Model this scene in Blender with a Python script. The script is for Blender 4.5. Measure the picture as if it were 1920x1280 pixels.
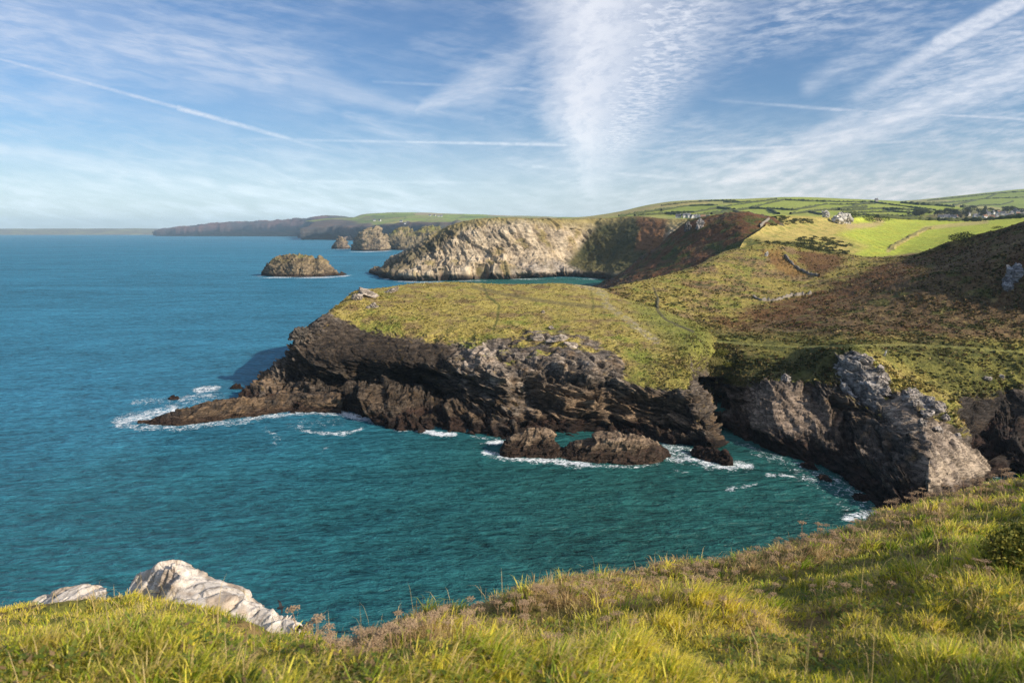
import bpy, math, random
import numpy as np
from math import radians, sin, cos, tan, pi, sqrt

rng = np.random.default_rng(7)
random.seed(7)
for o in list(bpy.data.objects):
    bpy.data.objects.remove(o)
scene = bpy.context.scene
COL = scene.collection

# ------------------------------------------------------------------ camera
CAMZ = 60.0
FPX = 1280.0                      # focal length in pixels of the 1920 px frame (24 mm lens)
PITCH = math.atan((640 - 433) / FPX)
CP, SP = cos(PITCH), sin(PITCH)
cam_d = bpy.data.cameras.new("camera")
cam = bpy.data.objects.new("camera", cam_d)
COL.objects.link(cam)
cam.location = (0, 0, CAMZ)
cam.rotation_euler = (pi / 2 - PITCH, 0, 0)
cam_d.lens = 24.0
cam_d.sensor_width = 36.0
cam_d.clip_start = 0.1
cam_d.clip_end = 120000
cam_d.dof.use_dof = True
cam_d.dof.focus_distance = 150
cam_d.dof.aperture_fstop = 3.5
scene.camera = cam
scene.render.resolution_x, scene.render.resolution_y = 1024, 682
scene.view_settings.view_transform = 'Standard'
scene.view_settings.look = 'None'
scene.view_settings.gamma = 1.0
scene.view_settings.exposure = 0.4
scene.view_settings.use_curve_mapping = False
try:
    scene.cycles.use_denoising = True
    scene.cycles.denoising_prefilter = 'NONE'
    scene.cycles.max_bounces = 6
    scene.cycles.volume_bounces = 0
    scene.cycles.transparent_max_bounces = 6
except Exception:
    pass

# ------------------------------------------------------------------ sun and sky
SUN_AZ = radians(120)             # clockwise from the view direction (+Y)
SUN_EL = radians(27)
sun_d = bpy.data.lights.new("sun", 'SUN')
sun_d.energy = 5.0
sun_d.angle = radians(0.5)
sun_d.color = (1.0, 0.89, 0.74)
sun = bpy.data.objects.new("sun", sun_d)
COL.objects.link(sun)
sun.location = (200, -100, 200)
sun.rotation_euler = (pi / 2 - SUN_EL, 0, pi - SUN_AZ)
SUNV = np.array([sin(SUN_AZ) * cos(SUN_EL), cos(SUN_AZ) * cos(SUN_EL), sin(SUN_EL)])


class S:
    """A socket with operators, for writing node maths."""
    tree = None

    def __init__(self, sock):
        self.s = sock

    @staticmethod
    def m(op, *a, clamp=False):
        n = S.tree.nodes.new('ShaderNodeMath')
        n.operation = op
        n.use_clamp = clamp
        for i, x in enumerate(a):
            if isinstance(x, S):
                S.tree.links.new(x.s, n.inputs[i])
            else:
                n.inputs[i].default_value = float(x)
        return S(n.outputs[0])

    def __add__(a, b): return S.m('ADD', a, b)
    __radd__ = __add__
    def __sub__(a, b): return S.m('SUBTRACT', a, b)
    def __rsub__(a, b): return S.m('SUBTRACT', b, a)
    def __mul__(a, b): return S.m('MULTIPLY', a, b)
    __rmul__ = __mul__
    def __truediv__(a, b): return S.m('DIVIDE', a, b)
    def __pow__(a, b): return S.m('POWER', a, b)
    def clamp(a): return S.m('ADD', a, 0.0, clamp=True)
    def max(a, b): return S.m('MAXIMUM', a, b)
    def min(a, b): return S.m('MINIMUM', a, b)
    def sqrt(a): return S.m('SQRT', a)


def sstep(x, lo, hi, a=0.0, b=1.0):
    n = S.tree.nodes.new('ShaderNodeMapRange')
    n.interpolation_type = 'SMOOTHSTEP'
    S.tree.links.new(x.s, n.inputs['Value'])
    for k, v in (('From Min', lo), ('From Max', hi), ('To Min', a), ('To Max', b)):
        if isinstance(v, S):
            S.tree.links.new(v.s, n.inputs[k])
        else:
            n.inputs[k].default_value = v
    return S(n.outputs['Result'])


def vec(x, y, z=0.0):
    n = S.tree.nodes.new('ShaderNodeCombineXYZ')
    for i, v in enumerate((x, y, z)):
        if isinstance(v, S):
            S.tree.links.new(v.s, n.inputs[i])
        else:
            n.inputs[i].default_value = v
    return n.outputs[0]


def tex_noise(v, scale, detail=4, rough=0.55, dist=0.0, dim='3D'):
    n = S.tree.nodes.new('ShaderNodeTexNoise')
    n.noise_dimensions = dim
    n.inputs['Scale'].default_value = scale
    n.inputs['Detail'].default_value = detail
    n.inputs['Roughness'].default_value = rough
    n.inputs['Distortion'].default_value = dist
    S.tree.links.new(v, n.inputs['Vector'])
    return S(n.outputs['Fac'])


def mixc(fac, a, b, mode='MIX'):
    n = S.tree.nodes.new('ShaderNodeMix')
    n.data_type = 'RGBA'
    n.blend_type = mode
    for sock, v in ((n.inputs[0], fac), (n.inputs[6], a), (n.inputs[7], b)):
        if isinstance(v, S):
            S.tree.links.new(v.s, sock)
        elif hasattr(v, 'is_linked'):
            S.tree.links.new(v, sock)
        elif isinstance(v, (int, float)):
            sock.default_value = v
        else:
            sock.default_value = (*v, 1.0)
    return n.outputs[2]


def gpx(u, v):
    """A pixel of the photograph as a world direction, written (x/y, z/y)."""
    a, b = (u - 960) / FPX, (640 - v) / FPX
    y = CP + b * SP
    return a / y, (b * CP - SP) / y


def build_world():
    w = bpy.data.worlds.new("World")
    scene.world = w
    w.use_nodes = True
    t = w.node_tree
    t.nodes.clear()
    S.tree = t
    out = t.nodes.new('ShaderNodeOutputWorld')
    bg = t.nodes.new('ShaderNodeBackground')
    STR = 0.06
    bg.inputs['Strength'].default_value = STR
    sky = t.nodes.new('ShaderNodeTexSky')
    sky.sky_type = 'NISHITA'
    sky.sun_disc = False
    sky.sun_elevation = SUN_EL
    sky.sun_rotation = SUN_AZ
    sky.altitude = 60
    sky.air_density = 1.0
    sky.dust_density = 0.7
    sky.ozone_density = 2.2
    tc = t.nodes.new('ShaderNodeTexCoord')
    sp = t.nodes.new('ShaderNodeSeparateXYZ')
    t.links.new(tc.outputs['Generated'], sp.inputs[0])
    dx, dy, dz = (S(sp.outputs[i]) for i in range(3))
    dyc = dy.max(0.02)
    gx, gz = dx / dyc, dz / dyc
    dzc = dz.max(0.015)
    cx, cy = dx / dzc, dy / dzc
    # soft wobble so that no streak is ruler straight
    wob = tex_noise(vec(gx, gz), 5.0, 3, 0.6)
    wob2 = tex_noise(vec(gx + 7.3, gz), 28.0, 3, 0.6)
    wx = gx + (wob - 0.5) * 0.03 + (wob2 - 0.5) * 0.006
    wz = gz + (wob - 0.5) * 0.022 + (wob2 - 0.5) * 0.006

    def seg(p, q, w0, w1, s0, s1, raw=False, sharp=False):
        ax, az = gpx(*p)
        bx, bz = gpx(*q)
        X, Z = (gx, gz) if raw else (wx, wz)
        ux, uz = bx - ax, bz - az
        L2 = ux * ux + uz * uz
        px, pz = X - ax, Z - az
        h = ((px * ux + pz * uz) / L2).clamp()
        ex, ez = px - h * ux, pz - h * uz
        d = (ex * ex + ez * ez).sqrt()
        wd = h * ((w1 - w0) / FPX) + w0 / FPX
        m = sstep(d / wd, 1.0, 0.0 if not sharp else 0.4)
        return m * (h * (s1 - s0) + s0)

    # textures
    fine = tex_noise(vec(gx * 5 + gz * 4, gz * 22 - gx * 4), 5.0, 6, 0.62)        # combed streaks, rising to the right
    fine2 = tex_noise(vec(gx * 3 - gz * 1.5, gz * 18 + gx * 3.5), 4.0, 6, 0.6, 0.3)  # combed streaks, falling to the right
    broad = tex_noise(vec(gx * 1.0, gz * 2.6), 3.0, 4, 0.55)
    ripple = tex_noise(vec(cx * 1.0 + cy * 0.25, cy * 0.9 - cx * 0.3), 13.0, 3, 0.6, 0.4)
    tuft = tex_noise(vec(gx * 1.0, gz * 2.2), 60.0, 4, 0.65, 0.3)
    rip = sstep(ripple, 0.36, 0.66)
    st = sstep(fine, 0.34, 0.72)
    st2 = sstep(fine2, 0.34, 0.72)
    tf = sstep(tuft, 0.3, 0.68)

    # the big plume, fanning upwards from the horizon
    def pw(pts):
        """Piecewise linear x(z) through pixels."""
        q = sorted((gpx(u, v)[1], gpx(u, v)[0]) for u, v in pts)
        sl = [(q[i + 1][1] - q[i][1]) / (q[i + 1][0] - q[i][0]) for i in range(len(q) - 1)]
        r = (wz - q[0][0]) * sl[0] + q[0][1]
        for i in range(1, len(sl)):
            r = r + (wz - q[i][0]).max(0.0) * (sl[i] - sl[i - 1])
        return r
    xl = pw([(1100, 390), (1080, 330), (1055, 275), (1014, 215), (1012, 110), (985, 0), (965, -80)])
    xr = pw([(1135, 390), (1160, 330), (1235, 260), (1310, 190), (1390, 100), (1450, 0), (1490, -80)])
    tt = (wx + (tuft - 0.5) * 0.016 + (fine - 0.5) * 0.035 - xl) / (xr - xl).max(0.01)
    comb = tex_noise(vec(tt * 2.2, gz * 9.0 - tt * 0.8), 5.0, 5, 0.62)
    body = sstep(tt, -0.12, 0.26) * sstep(tt, 0.85, 0.25)
    veil_r = sstep(tt, 0.2, 0.45) * sstep(tt, 1.05, 0.6)
    foot = sstep(gz, gpx(0, 400)[1], gpx(0, 250)[1])
    c = body * (sstep(comb, 0.25, 0.6) * 0.35 + 0.62) * (foot * 0.65 + 0.35)
    c = c.max(veil_r * (rip * 0.45 + tf * 0.2 + 0.26) * (foot * 0.8 + 0.2))
    c = c * foot.max(sstep(gz, 0.02, 0.06) * 0.8)
    # contrails and bands on the right
    b1 = seg((1925, -5), (1760, 85), 22, 22, 0.85, 0.8, sharp=True).max(seg((1760, 85), (1615, 180), 22, 26, 0.8, 0.4))
    b1b = seg((1925, 60), (1640, 190), 85, 60, 0.6, 0.35)
    b2 = seg((1940, 120), (1560, 265), 60, 42, 0.75, 0.75).max(seg((1560, 265), (1370, 335), 40, 22, 0.75, 0.7))
    b3 = seg((1610, 215), (1490, 270), 25, 18, 0.45, 0.5)
    b4 = seg((1680, 70), (1520, 160), 35, 30, 0.2, 0.4)
    b5 = seg((1560, -10), (1330, 120), 80, 60, 0.35, 0.2)
    c = c.max(b1 * (tf * 0.35 + 0.65)).max(b1b * (rip * 0.3 + st * 0.5 + 0.2)).max(b2 * (st * 0.4 + 0.6))
    c = c.max(b3 * (tf * 0.4 + 0.6)).max(b4 * (st * 0.5 + 0.4)).max(b5 * st)
    # wisps on the left
    b6 = seg((785, 205), (900, 160), 14, 55, 0.55, 0.6).max(seg((900, 160), (1000, 95), 48, 25, 0.55, 0.3))
    b7 = seg((560, 150), (760, 200), 40, 18, 0.55, 0.4).max(seg((760, 200), (900, 225), 18, 10, 0.4, 0.2))
    b8 = seg((-60, 20), (560, 150), 120, 90, 0.6, 0.6).max(seg((655, 215), (800, 265), 16, 30, 0.3, 0.3))
    b9 = seg((-60, 270), (720, 400), 26, 12, 0.55, 0.3).max(seg((-60, 170), (420, 240), 40, 30, 0.35, 0.1))
    c = c.max(b6 * (st * 0.3 + 0.6)).max(b7 * (st2 * 0.3 + 0.6)).max(b8 * (st2 * 0.5 + 0.3)).max(b9 * (st2 * 0.4 + 0.5))
    # thin trails
    t1 = seg((-10, 108), (335, 203), 5, 6, 0.45, 0.55, True).max(seg((335, 203), (520, 254), 8, 6, 0.85, 0.6, True)).max(seg((520, 254), (640, 290), 6, 3, 0.55, 0.0, True))
    t2 = seg((300, 258), (760, 266), 4, 4, 0.0, 0.45, True).max(seg((760, 266), (1060, 272), 4, 5, 0.6, 0.75, True)).max(seg((1060, 272), (1250, 285), 5, 4, 0.6, 0.3, True))
    t3 = seg((1270, 283), (1500, 275), 4, 5, 0.4, 0.7, True).max(seg((1500, 275), (1830, 259), 5, 4, 0.75, 0.1, True))
    t4 = seg((1310, 185), (1560, 205), 4, 5, 0.0, 0.5, True).max(seg((1560, 205), (1930, 224), 5, 4, 0.5, 0.6, True))
    t5 = seg((700, 153), (1030, 170), 4, 6, 0.15, 0.5, True)
    t6 = seg((1000, 312), (1330, 340), 5, 6, 0.4, 0.4, True).max(seg((560, 340), (950, 343), 4, 5, 0.3, 0.3, True))
    thin = t1.max(t2).max(t3).max(t4).max(t5).max(t6)
    c = c.max(thin * (tf * 0.55 + 0.42))
    # a thin veil of combed cirrus, thicker towards the horizon and on the right
    low = sstep(gz, 0.20, 0.015)
    rightness = sstep(gx, -0.25, 0.6)
    veil = st * 0.35 * (rightness * 0.8 + 0.2) + st2 * 0.22 * (1.0 - rightness * 0.6)
    veil = veil * sstep(broad, 0.32, 0.6) + low * rightness * (st * 0.35 + 0.42) + sstep(gz, 0.17, 0.0) * (1.0 - rightness) * (0.55 + 0.2 * st2)
    c = (c + veil * (1.0 - c * 0.8)).clamp()
    c = c * sstep(dz, 0.0, 0.03, 0.75, 1.0)
    skyc = mixc(1.0, sky.outputs[0], (0.98, 1.22, 1.50), 'MULTIPLY')
    k = 1.0 / STR
    cloud = mixc(low, (0.68 * k, 0.70 * k, 0.76 * k), mixc(rightness, (0.74 * k, 0.86 * k, 0.93 * k), (0.74 * k, 0.70 * k, 0.69 * k)))
    col = mixc(c * 0.9, skyc, cloud)
    t.links.new(col, bg.inputs['Color'])
    t.links.new(bg.outputs[0], out.inputs['Surface'])
    w.cycles.sampling_method = 'MANUAL'
    w.cycles.sample_map_resolution = 512


build_world()

# ------------------------------------------------------------------ numpy noise
_perm = rng.permutation(256)
_perm = np.concatenate([_perm, _perm, _perm])
_grad = rng.normal(size=(256, 3))
_grad /= np.linalg.norm(_grad, axis=1)[:, None]
_rand = rng.random(256)


def perlin(p):
    p = np.asarray(p, float)
    i = np.floor(p).astype(int)
    f = p - i
    i &= 255
    w = f * f * f * (f * (f * 6 - 15) + 10)
    r = 0
    for a in (0, 1):
        wa = w[..., 0] if a else 1 - w[..., 0]
        for b in (0, 1):
            wb = w[..., 1] if b else 1 - w[..., 1]
            for c in (0, 1):
                wc = w[..., 2] if c else 1 - w[..., 2]
                h = _perm[_perm[_perm[(i[..., 0] + a) & 255] + ((i[..., 1] + b) & 255)] + ((i[..., 2] + c) & 255)]
                g = _grad[h]
                r = r + wa * wb * wc * (g[..., 0] * (f[..., 0] - a) + g[..., 1] * (f[..., 1] - b) + g[..., 2] * (f[..., 2] - c))
    return r * 1.5


def fbm(p, oct=4, gain=0.5, lac=2.03):
    p = np.asarray(p, float)
    r, a, s = 0, 1.0, 0
    for _ in range(oct):
        r = r + a * perlin(p)
        s += a
        a *= gain
        p = p * lac + 17.3
    return r / s


def ridged(p, oct=4):
    p = np.asarray(p, float)
    r, a, s = 0, 1.0, 0
    for _ in range(oct):
        r = r + a * (1 - 2 * np.abs(perlin(p)))
        s += a
        a *= 0.5
        p = p * 2.07 + 9.1
    return r / s


def cells(p, jit=0.9):
    """Voronoi: a random value per cell and the distance to the cell border."""
    p = np.asarray(p, float)
    i = np.floor(p).astype(int)
    f = p - i
    d1 = np.full(p.shape[:-1], 1e9)
    d2 = np.full(p.shape[:-1], 1e9)
    val = np.zeros(p.shape[:-1])
    for a in (-1, 0, 1):
        for b in (-1, 0, 1):
            for c in (-1, 0, 1):
                h = _perm[_perm[_perm[(i[..., 0] + a) & 255] + ((i[..., 1] + b) & 255)] + ((i[..., 2] + c) & 255)]
                o = np.stack([_rand[h], _rand[(h * 7 + 31) & 255], _rand[(h * 13 + 57) & 255]], -1)
                e = np.array([a, b, c]) + 0.5 + (o - 0.5) * jit - f
                d = (e * e).sum(-1)
                near = d < d1
                d2 = np.where(near, d1, np.minimum(d2, d))
                val = np.where(near, _rand[(h * 5 + 11) & 255], val)
                d1 = np.where(near, d, d1)
    return val, np.sqrt(d2) - np.sqrt(d1)


def ss(x, a, b):
    t = np.clip((np.asarray(x, float) - a) / (b - a), 0, 1)
    return t * t * (3 - 2 * t)


def mix(a, b, t):
    t = np.asarray(t)[..., None]
    return np.asarray(a) * (1 - t) + np.asarray(b) * t


# ------------------------------------------------------------------ pixels and points
def dep(v):
    """How far the ray through row V falls per metre forward."""
    return ((v - 640) * CP + FPX * SP) / (FPX * CP - (v - 640) * SP)


def P(u, v, d):
    """World point seen at pixel (u, v): d > 2 is metres forward, d <= 0 means height -d."""
    if d <= 0:
        d = (CAMZ + d) / dep(v)
    return np.array([(u - 960) / (FPX * CP - (v - 640) * SP) * d, d, CAMZ - dep(v) * d])


def proj(p):
    p = np.asarray(p, float)
    x, y, z = p[..., 0], p[..., 1], p[..., 2] - CAMZ
    f = np.maximum(y * CP - z * SP, 0.01)
    b = y * SP + z * CP
    return 960 + FPX * x / f, 640 - FPX * b / f


def pchip(Y, n_per):
    """Monotone interpolation of rows Y[R, ...] with n_per[i] steps in gap i. Returns rows and the parameter."""
    Y = np.asarray(Y, float)
    R = len(Y)
    D = Y[1:] - Y[:-1]
    m = np.zeros_like(Y)
    m[0], m[-1] = D[0], D[-1]
    if R > 2:
        a, b = D[:-1], D[1:]
        ok = a * b > 0
        m[1:-1] = np.where(ok, 2 * a * b / np.where(ok, a + b, 1), 0)
    out, par = [], []
    for i in range(R - 1):
        k = n_per[i]
        for j in range(k):
            t = j / k
            h00 = 2 * t ** 3 - 3 * t ** 2 + 1
            h10 = t ** 3 - 2 * t ** 2 + t
            h01 = -2 * t ** 3 + 3 * t ** 2
            h11 = t ** 3 - t ** 2
            out.append(h00 * Y[i] + h10 * m[i] + h01 * Y[i + 1] + h11 * m[i + 1])
            par.append(i + t)
    out.append(Y[-1])
    par.append(R - 1)
    return np.array(out), np.array(par)


def loft(rows, nrow, ncol):
    """Grid of points through guide rows (same number of points each). nrow / ncol: steps per gap."""
    A = np.array([[np.asarray(p, float) for p in r] for r in rows])       # R, C, 3
    R, C = A.shape[:2]
    if isinstance(ncol, int):
        ncol = [ncol] * (C - 1)
    if isinstance(nrow, int):
        nrow = [nrow] * (R - 1)
    B, cpar = pchip(A.transpose(1, 0, 2), ncol)                           # c, R, 3
    G, rpar = pchip(B.transpose(1, 0, 2), nrow)                           # r, c, 3
    return G, rpar, cpar


def row_attr(vals, rpar):
    vals = np.asarray(vals, float)
    return np.interp(rpar, np.arange(len(vals)), vals)[:, None]


def normals(G):
    du = np.gradient(G, axis=1)
    dv = np.gradient(G, axis=0)
    n = np.cross(du, dv)
    return n / np.maximum(np.linalg.norm(n, axis=-1, keepdims=True), 1e-9)


def poly_mask(u, v, poly, soft=8.0):
    """1 inside the polygon, fading over SOFT pixels."""
    poly = np.asarray(poly, float)
    inside = np.zeros(u.shape, bool)
    dist = np.full(u.shape, 1e9)
    n = len(poly)
    for i in range(n):
        x0, y0 = poly[i]
        x1, y1 = poly[(i + 1) % n]
        cond = (y0 > v) != (y1 > v)
        if y1 != y0:
            inside ^= cond & (u < (x1 - x0) * (v - y0) / (y1 - y0) + x0)
        ex, ey = x1 - x0, y1 - y0
        h = np.clip(((u - x0) * ex + (v - y0) * ey) / (ex * ex + ey * ey + 1e-9), 0, 1)
        dist = np.minimum(dist, np.hypot(u - x0 - h * ex, v - y0 - h * ey))
    sd = np.where(inside, dist, -dist)
    return ss(sd, -soft, soft)


def line_mask(u, v, line, w):
    line = np.asarray(line, float)
    dist = np.full(u.shape, 1e9)
    for (x0, y0), (x1, y1) in zip(line[:-1], line[1:]):
        ex, ey = x1 - x0, y1 - y0
        h = np.clip(((u - x0) * ex + (v - y0) * ey) / (ex * ex + ey * ey + 1e-9), 0, 1)
        dist = np.minimum(dist, np.hypot(u - x0 - h * ex, v - y0 - h * ey))
    return 1 - ss(dist, w * 0.4, w)


# ------------------------------------------------------------------ meshes
def link_mesh(name, V, F, mat, parent=None, col=None, attrs=None, smooth=True, origin=None, mat_idx=None):
    """V [n,3]; F: int array [m,4], [m,3] or a list of such arrays."""
    V = np.asarray(V, np.float64)
    if origin is not None:
        V = V - np.asarray(origin, float)
    Fs = F if isinstance(F, list) else [F]
    Fs = [np.asarray(f, np.int32) for f in Fs if len(f)]
    me = bpy.data.meshes.new(name)
    me.vertices.add(len(V))
    me.vertices.foreach_set('co', V.astype(np.float32).ravel())
    loops = np.concatenate([f.ravel() for f in Fs])
    counts = np.concatenate([np.full(len(f), f.shape[1], np.int32) for f in Fs])
    starts = np.concatenate([[0], np.cumsum(counts)[:-1]]).astype(np.int32)
    me.loops.add(len(loops))
    me.loops.foreach_set('vertex_index', loops)
    me.polygons.add(len(counts))
    me.polygons.foreach_set('loop_start', starts)
    me.polygons.foreach_set('loop_total', counts)
    me.polygons.foreach_set('use_smooth', np.full(len(counts), smooth, bool))
    me.update(calc_edges=True)
    if col is not None:
        a = me.attributes.new('Col', 'FLOAT_COLOR', 'POINT')
        c4 = np.ones((len(V), 4), np.float32)
        c4[:, :3] = np.clip(col, 0, 1)
        a.data.foreach_set('color', c4.ravel())
    for k, x in (attrs or {}).items():
        a = me.attributes.new(k, 'FLOAT', 'POINT')
        a.data.foreach_set('value', np.asarray(x, np.float32).ravel())
    for m in (mat if isinstance(mat, (list, tuple)) else [mat]):
        me.materials.append(m)
    if mat_idx is not None:
        me.polygons.foreach_set('material_index', np.asarray(mat_idx, np.int32))
    o = bpy.data.objects.new(name, me)
    COL.objects.link(o)
    if parent is not None:
        o.parent = parent
    if origin is not None and parent is None:
        o.location = origin
    return o


def grid_faces(r, c, off=0):
    i = np.arange(r - 1)[:, None] * c + np.arange(c - 1)[None, :] + off
    return np.stack([i, i + 1, i + c + 1, i + c], -1).reshape(-1, 4)


def tag(o, label=None, cat=None, group=None, kind=None):
    if label: o['label'] = label
    if cat: o['category'] = cat
    if group: o['group'] = group
    if kind: o['kind'] = kind
    return o


def empty(name, loc):
    o = bpy.data.objects.new(name, None)
    o.empty_display_size = 0.2
    o.location = loc
    COL.objects.link(o)
    return o


def copy_tree(o, parent=None):
    c = o.copy()
    COL.objects.link(c)
    if parent is not None:
        c.parent = parent
    for ch in list(o.children):
        copy_tree(ch, c)
    return c


# ------------------------------------------------------------------ materials
def new_mat(name):
    m = bpy.data.materials.new(name)
    m.use_nodes = True
    t = m.node_tree
    t.nodes.clear()
    S.tree = t
    out = t.nodes.new('ShaderNodeOutputMaterial')
    b = t.nodes.new('ShaderNodeBsdfPrincipled')
    t.links.new(b.outputs[0], out.inputs['Surface'])
    return m, t, b, out


def attr(t, name, fac=False):
    n = t.nodes.new('ShaderNodeAttribute')
    n.attribute_name = name
    return S(n.outputs['Fac']) if fac else n.outputs['Color']


def terrain_mat(name, size=1.0, contrast=0.5, bump=0.6):
    """Land: vertex colour broken up by fine noise; SIZE is the size in metres of the finest tuft or chip."""
    m, t, b, out = new_mat(name)
    geo = t.nodes.new('ShaderNodeNewGeometry')
    pos = geo.outputs['Position']
    col = attr(t, 'Col')
    rock = attr(t, 'rock', True)
    n1 = tex_noise(pos, 0.45 / size, 6, 0.68)
    n2 = tex_noise(pos, 0.07 / size, 4, 0.6)
    mp = t.nodes.new('ShaderNodeMapping')
    mp.inputs['Rotation'].default_value = (radians(24), radians(17), radians(20))
    mp.inputs['Scale'].default_value = (0.22, 0.35, 1.25)
    t.links.new(pos, mp.inputs[0])
    n3 = tex_noise(mp.outputs[0], 0.8 / size, 6, 0.66, 0.15)
    n4 = tex_noise(pos, 1.7 / size, 3, 0.6)
    ck = S.m('ABSOLUTE', n3 - 0.47)
    ck = sstep(ck, 0.0, 0.05)
    g = (n1 - 0.5) * 2.4 + (n2 - 0.5) * 1.0 + (n4 - 0.5) * 2.2 - sstep(n4 + (n1 - 0.5) * 0.6, 0.42, 0.30) * 0.7  # last term paints dark specks as the shadows of gorse
    r = (n3 - 0.5) * 2.6 + (n4 - 0.5) * 1.0 - (1.0 - ck) * 0.9
    v = (1.0 + (g * (1.0 - rock) + r * rock) * contrast).max(0.12)
    cc = mixc(1.0, col, vec(v, v, v), 'MULTIPLY')
    t.links.new(cc, b.inputs['Base Color'])
    b.inputs['Roughness'].default_value = 0.92
    b.inputs['Specular IOR Level'].default_value = 0.15
    bp = t.nodes.new('ShaderNodeBump')
    bp.inputs['Strength'].default_value = bump
    bp.inputs['Distance'].default_value = 1.1 * size
    h = (n1 * 0.8 + n4 * 0.45) * (1.0 - rock) + (n3 * 1.5 + n4 * 0.25 + ck * 0.12) * rock
    t.links.new(h.s, bp.inputs['Height'])
    t.links.new(bp.outputs[0], b.inputs['Normal'])
    return m


def flat_mat(name, c, rough=0.8, noise=0.25, scale=3.0, spec=0.2, use_col=False, translucent=0.0):
    m, t, b, out = new_mat(name)
    tc = t.nodes.new('ShaderNodeTexCoord')
    n = tex_noise(tc.outputs['Object'], scale, 4, 0.6)
    v = 1.0 + (n - 0.5) * 2.0 * noise
    base = attr(t, 'Col') if use_col else None
    if base is None:
        rgb = t.nodes.new('ShaderNodeRGB')
        rgb.outputs[0].default_value = (*c, 1)
        base = rgb.outputs[0]
    cc = mixc(1.0, base, vec(v, v, v), 'MULTIPLY')
    t.links.new(cc, b.inputs['Base Color'])
    b.inputs['Roughness'].default_value = rough
    b.inputs['Specular IOR Level'].default_value = spec
    if translucent:
        tr = t.nodes.new('ShaderNodeBsdfTranslucent')
        t.links.new(cc, tr.inputs['Color'])
        mx = t.nodes.new('ShaderNodeMixShader')
        mx.inputs[0].default_value = translucent
        t.links.new(b.outputs[0], mx.inputs[1])
        t.links.new(tr.outputs[0], mx.inputs[2])
        t.links.new(mx.outputs[0], out.inputs['Surface'])
    return m


MAT_LAND = terrain_mat('cliff_land', 0.8, 0.66, 0.9)
MAT_MID = terrain_mat('mid_land', 2.2, 0.5, 0.6)
MAT_FAR = terrain_mat('far_land', 7.0, 0.4, 0.4)
MAT_DIST = terrain_mat('distant_land', 30.0, 0.35, 0.3)

# base colours
GRASS_Y = np.array([.34, .272, .072])
GRASS_G = np.array([.20, .215, .04])
GRASS_D = np.array([.085, .095, .022])
STRAW = np.array([.40, .30, .12])
BRACKEN = np.array([.135, .066, .027])
HEATH = np.array([.19, .125, .062])
GORSE = np.array([.045, .055, .017])
ROCK_L = np.array([.43, .37, .31])
ROCK_M = np.array([.20, .165, .135])
ROCK_D = np.array([.042, .034, .028])
ROCK_B = np.array([.24, .155, .085])
WET = np.array([.022, .016, .013])
WEED = np.array([.048, .029, .021])
FIELD = np.array([.36, .41, .055])


def facets(p, jit=0.95):
    """Voronoi facets: value per cell, tilted plane inside the cell, border distance."""
    i = np.floor(p).astype(int)
    f = p - i
    d1 = np.full(p.shape[:-1], 1e9)
    d2 = np.full(p.shape[:-1], 1e9)
    hh = np.zeros(p.shape[:-1], int)
    rel = np.zeros(p.shape)
    for a in (-1, 0, 1):
        for b in (-1, 0, 1):
            for c in (-1, 0, 1):
                h = _perm[_perm[_perm[(i[..., 0] + a) & 255] + ((i[..., 1] + b) & 255)] + ((i[..., 2] + c) & 255)]
                o = np.stack([_rand[h], _rand[(h * 7 + 31) & 255], _rand[(h * 13 + 57) & 255]], -1)
                e = f - (np.array([a, b, c]) + 0.5 + (o - 0.5) * jit)
                d = (e * e).sum(-1)
                near = d < d1
                d2 = np.where(near, d1, np.minimum(d2, d))
                hh = np.where(near, h, hh)
                rel = np.where(near[..., None], e, rel)
                d1 = np.where(near, d, d1)
    val = _rand[(hh * 5 + 11) & 255]
    tilt = (_grad[hh & 255] * rel).sum(-1)
    return val, tilt, np.sqrt(d2) - np.sqrt(d1)


def rock_disp(p, amp, bed=(0.25, -0.3, 1.0), th=2.2, block=3.2, flat=.36, ledge=0.0):
    """Layered, splintered displacement: slabs along the bedding, angular facets, cracks."""
    nb = np.array(bed) / np.linalg.norm(bed)
    q = p + np.stack([fbm(p / (th * 11) + k * 13.7, 3) for k in range(3)], -1) * th * 1.3
    t1 = np.cross(nb, [0, 1, 0]); t1 /= np.linalg.norm(t1)
    t2 = np.cross(nb, t1)
    B = np.stack([q @ t1, q @ t2, q @ nb], -1)
    s = B[..., 2] / th
    lay = np.floor(s)
    fr = s - lay
    r = _rand[(_perm[(lay.astype(int)) & 255])]
    r2 = _rand[(_perm[(lay.astype(int) + 1) & 255])]
    lo = r + (r2 - r) * ss(fr, .8, 1.0)
    v0, k0, b0 = facets(B / np.array([block * 3.2, block * 2.6, block * 2.0 * (flat + .35)]) + 2.2)
    v1, k1, b1 = facets(B / np.array([block * 1.3, block * 1.1, block * flat * 1.15]))
    v2, k2, b2 = facets(B / np.array([block * .5, block * .42, block * flat * .40]) + 5.5)
    crack = 1 - ss(b1, 0.0, 0.10)
    d = 1.15 * (v0 - .5) + 1.0 * k0 + .40 * (lo - .5) + .75 * (v1 - .5) + .7 * k1 + .34 * (v2 - .5) + .28 * k2 - .22 * crack
    if ledge:
        z = B[..., 2] / (th * 3.1) + .45 * (v0 - .5) + .25 * fbm(p / (block * 5) + 71, 2)
        l = np.floor(z)
        f = z - l
        a, b = _rand[_perm[(l.astype(int) + 40) & 255]], _rand[_perm[(l.astype(int) + 41) & 255]]
        d = d + ledge * ((a + (b - a) * ss(f, .86, 1.0)) - .5 + .35 * (.5 - f))
    return amp * d, v1 * .6 + v2 * .4, lo


def rock_colour(p, cv, lo, light, dark, n):
    t = np.clip(0.30 + 0.55 * (cv - .5) + 0.35 * (lo - .5) + 0.6 * n, 0, 1)
    return mix(dark, light, t)


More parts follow.
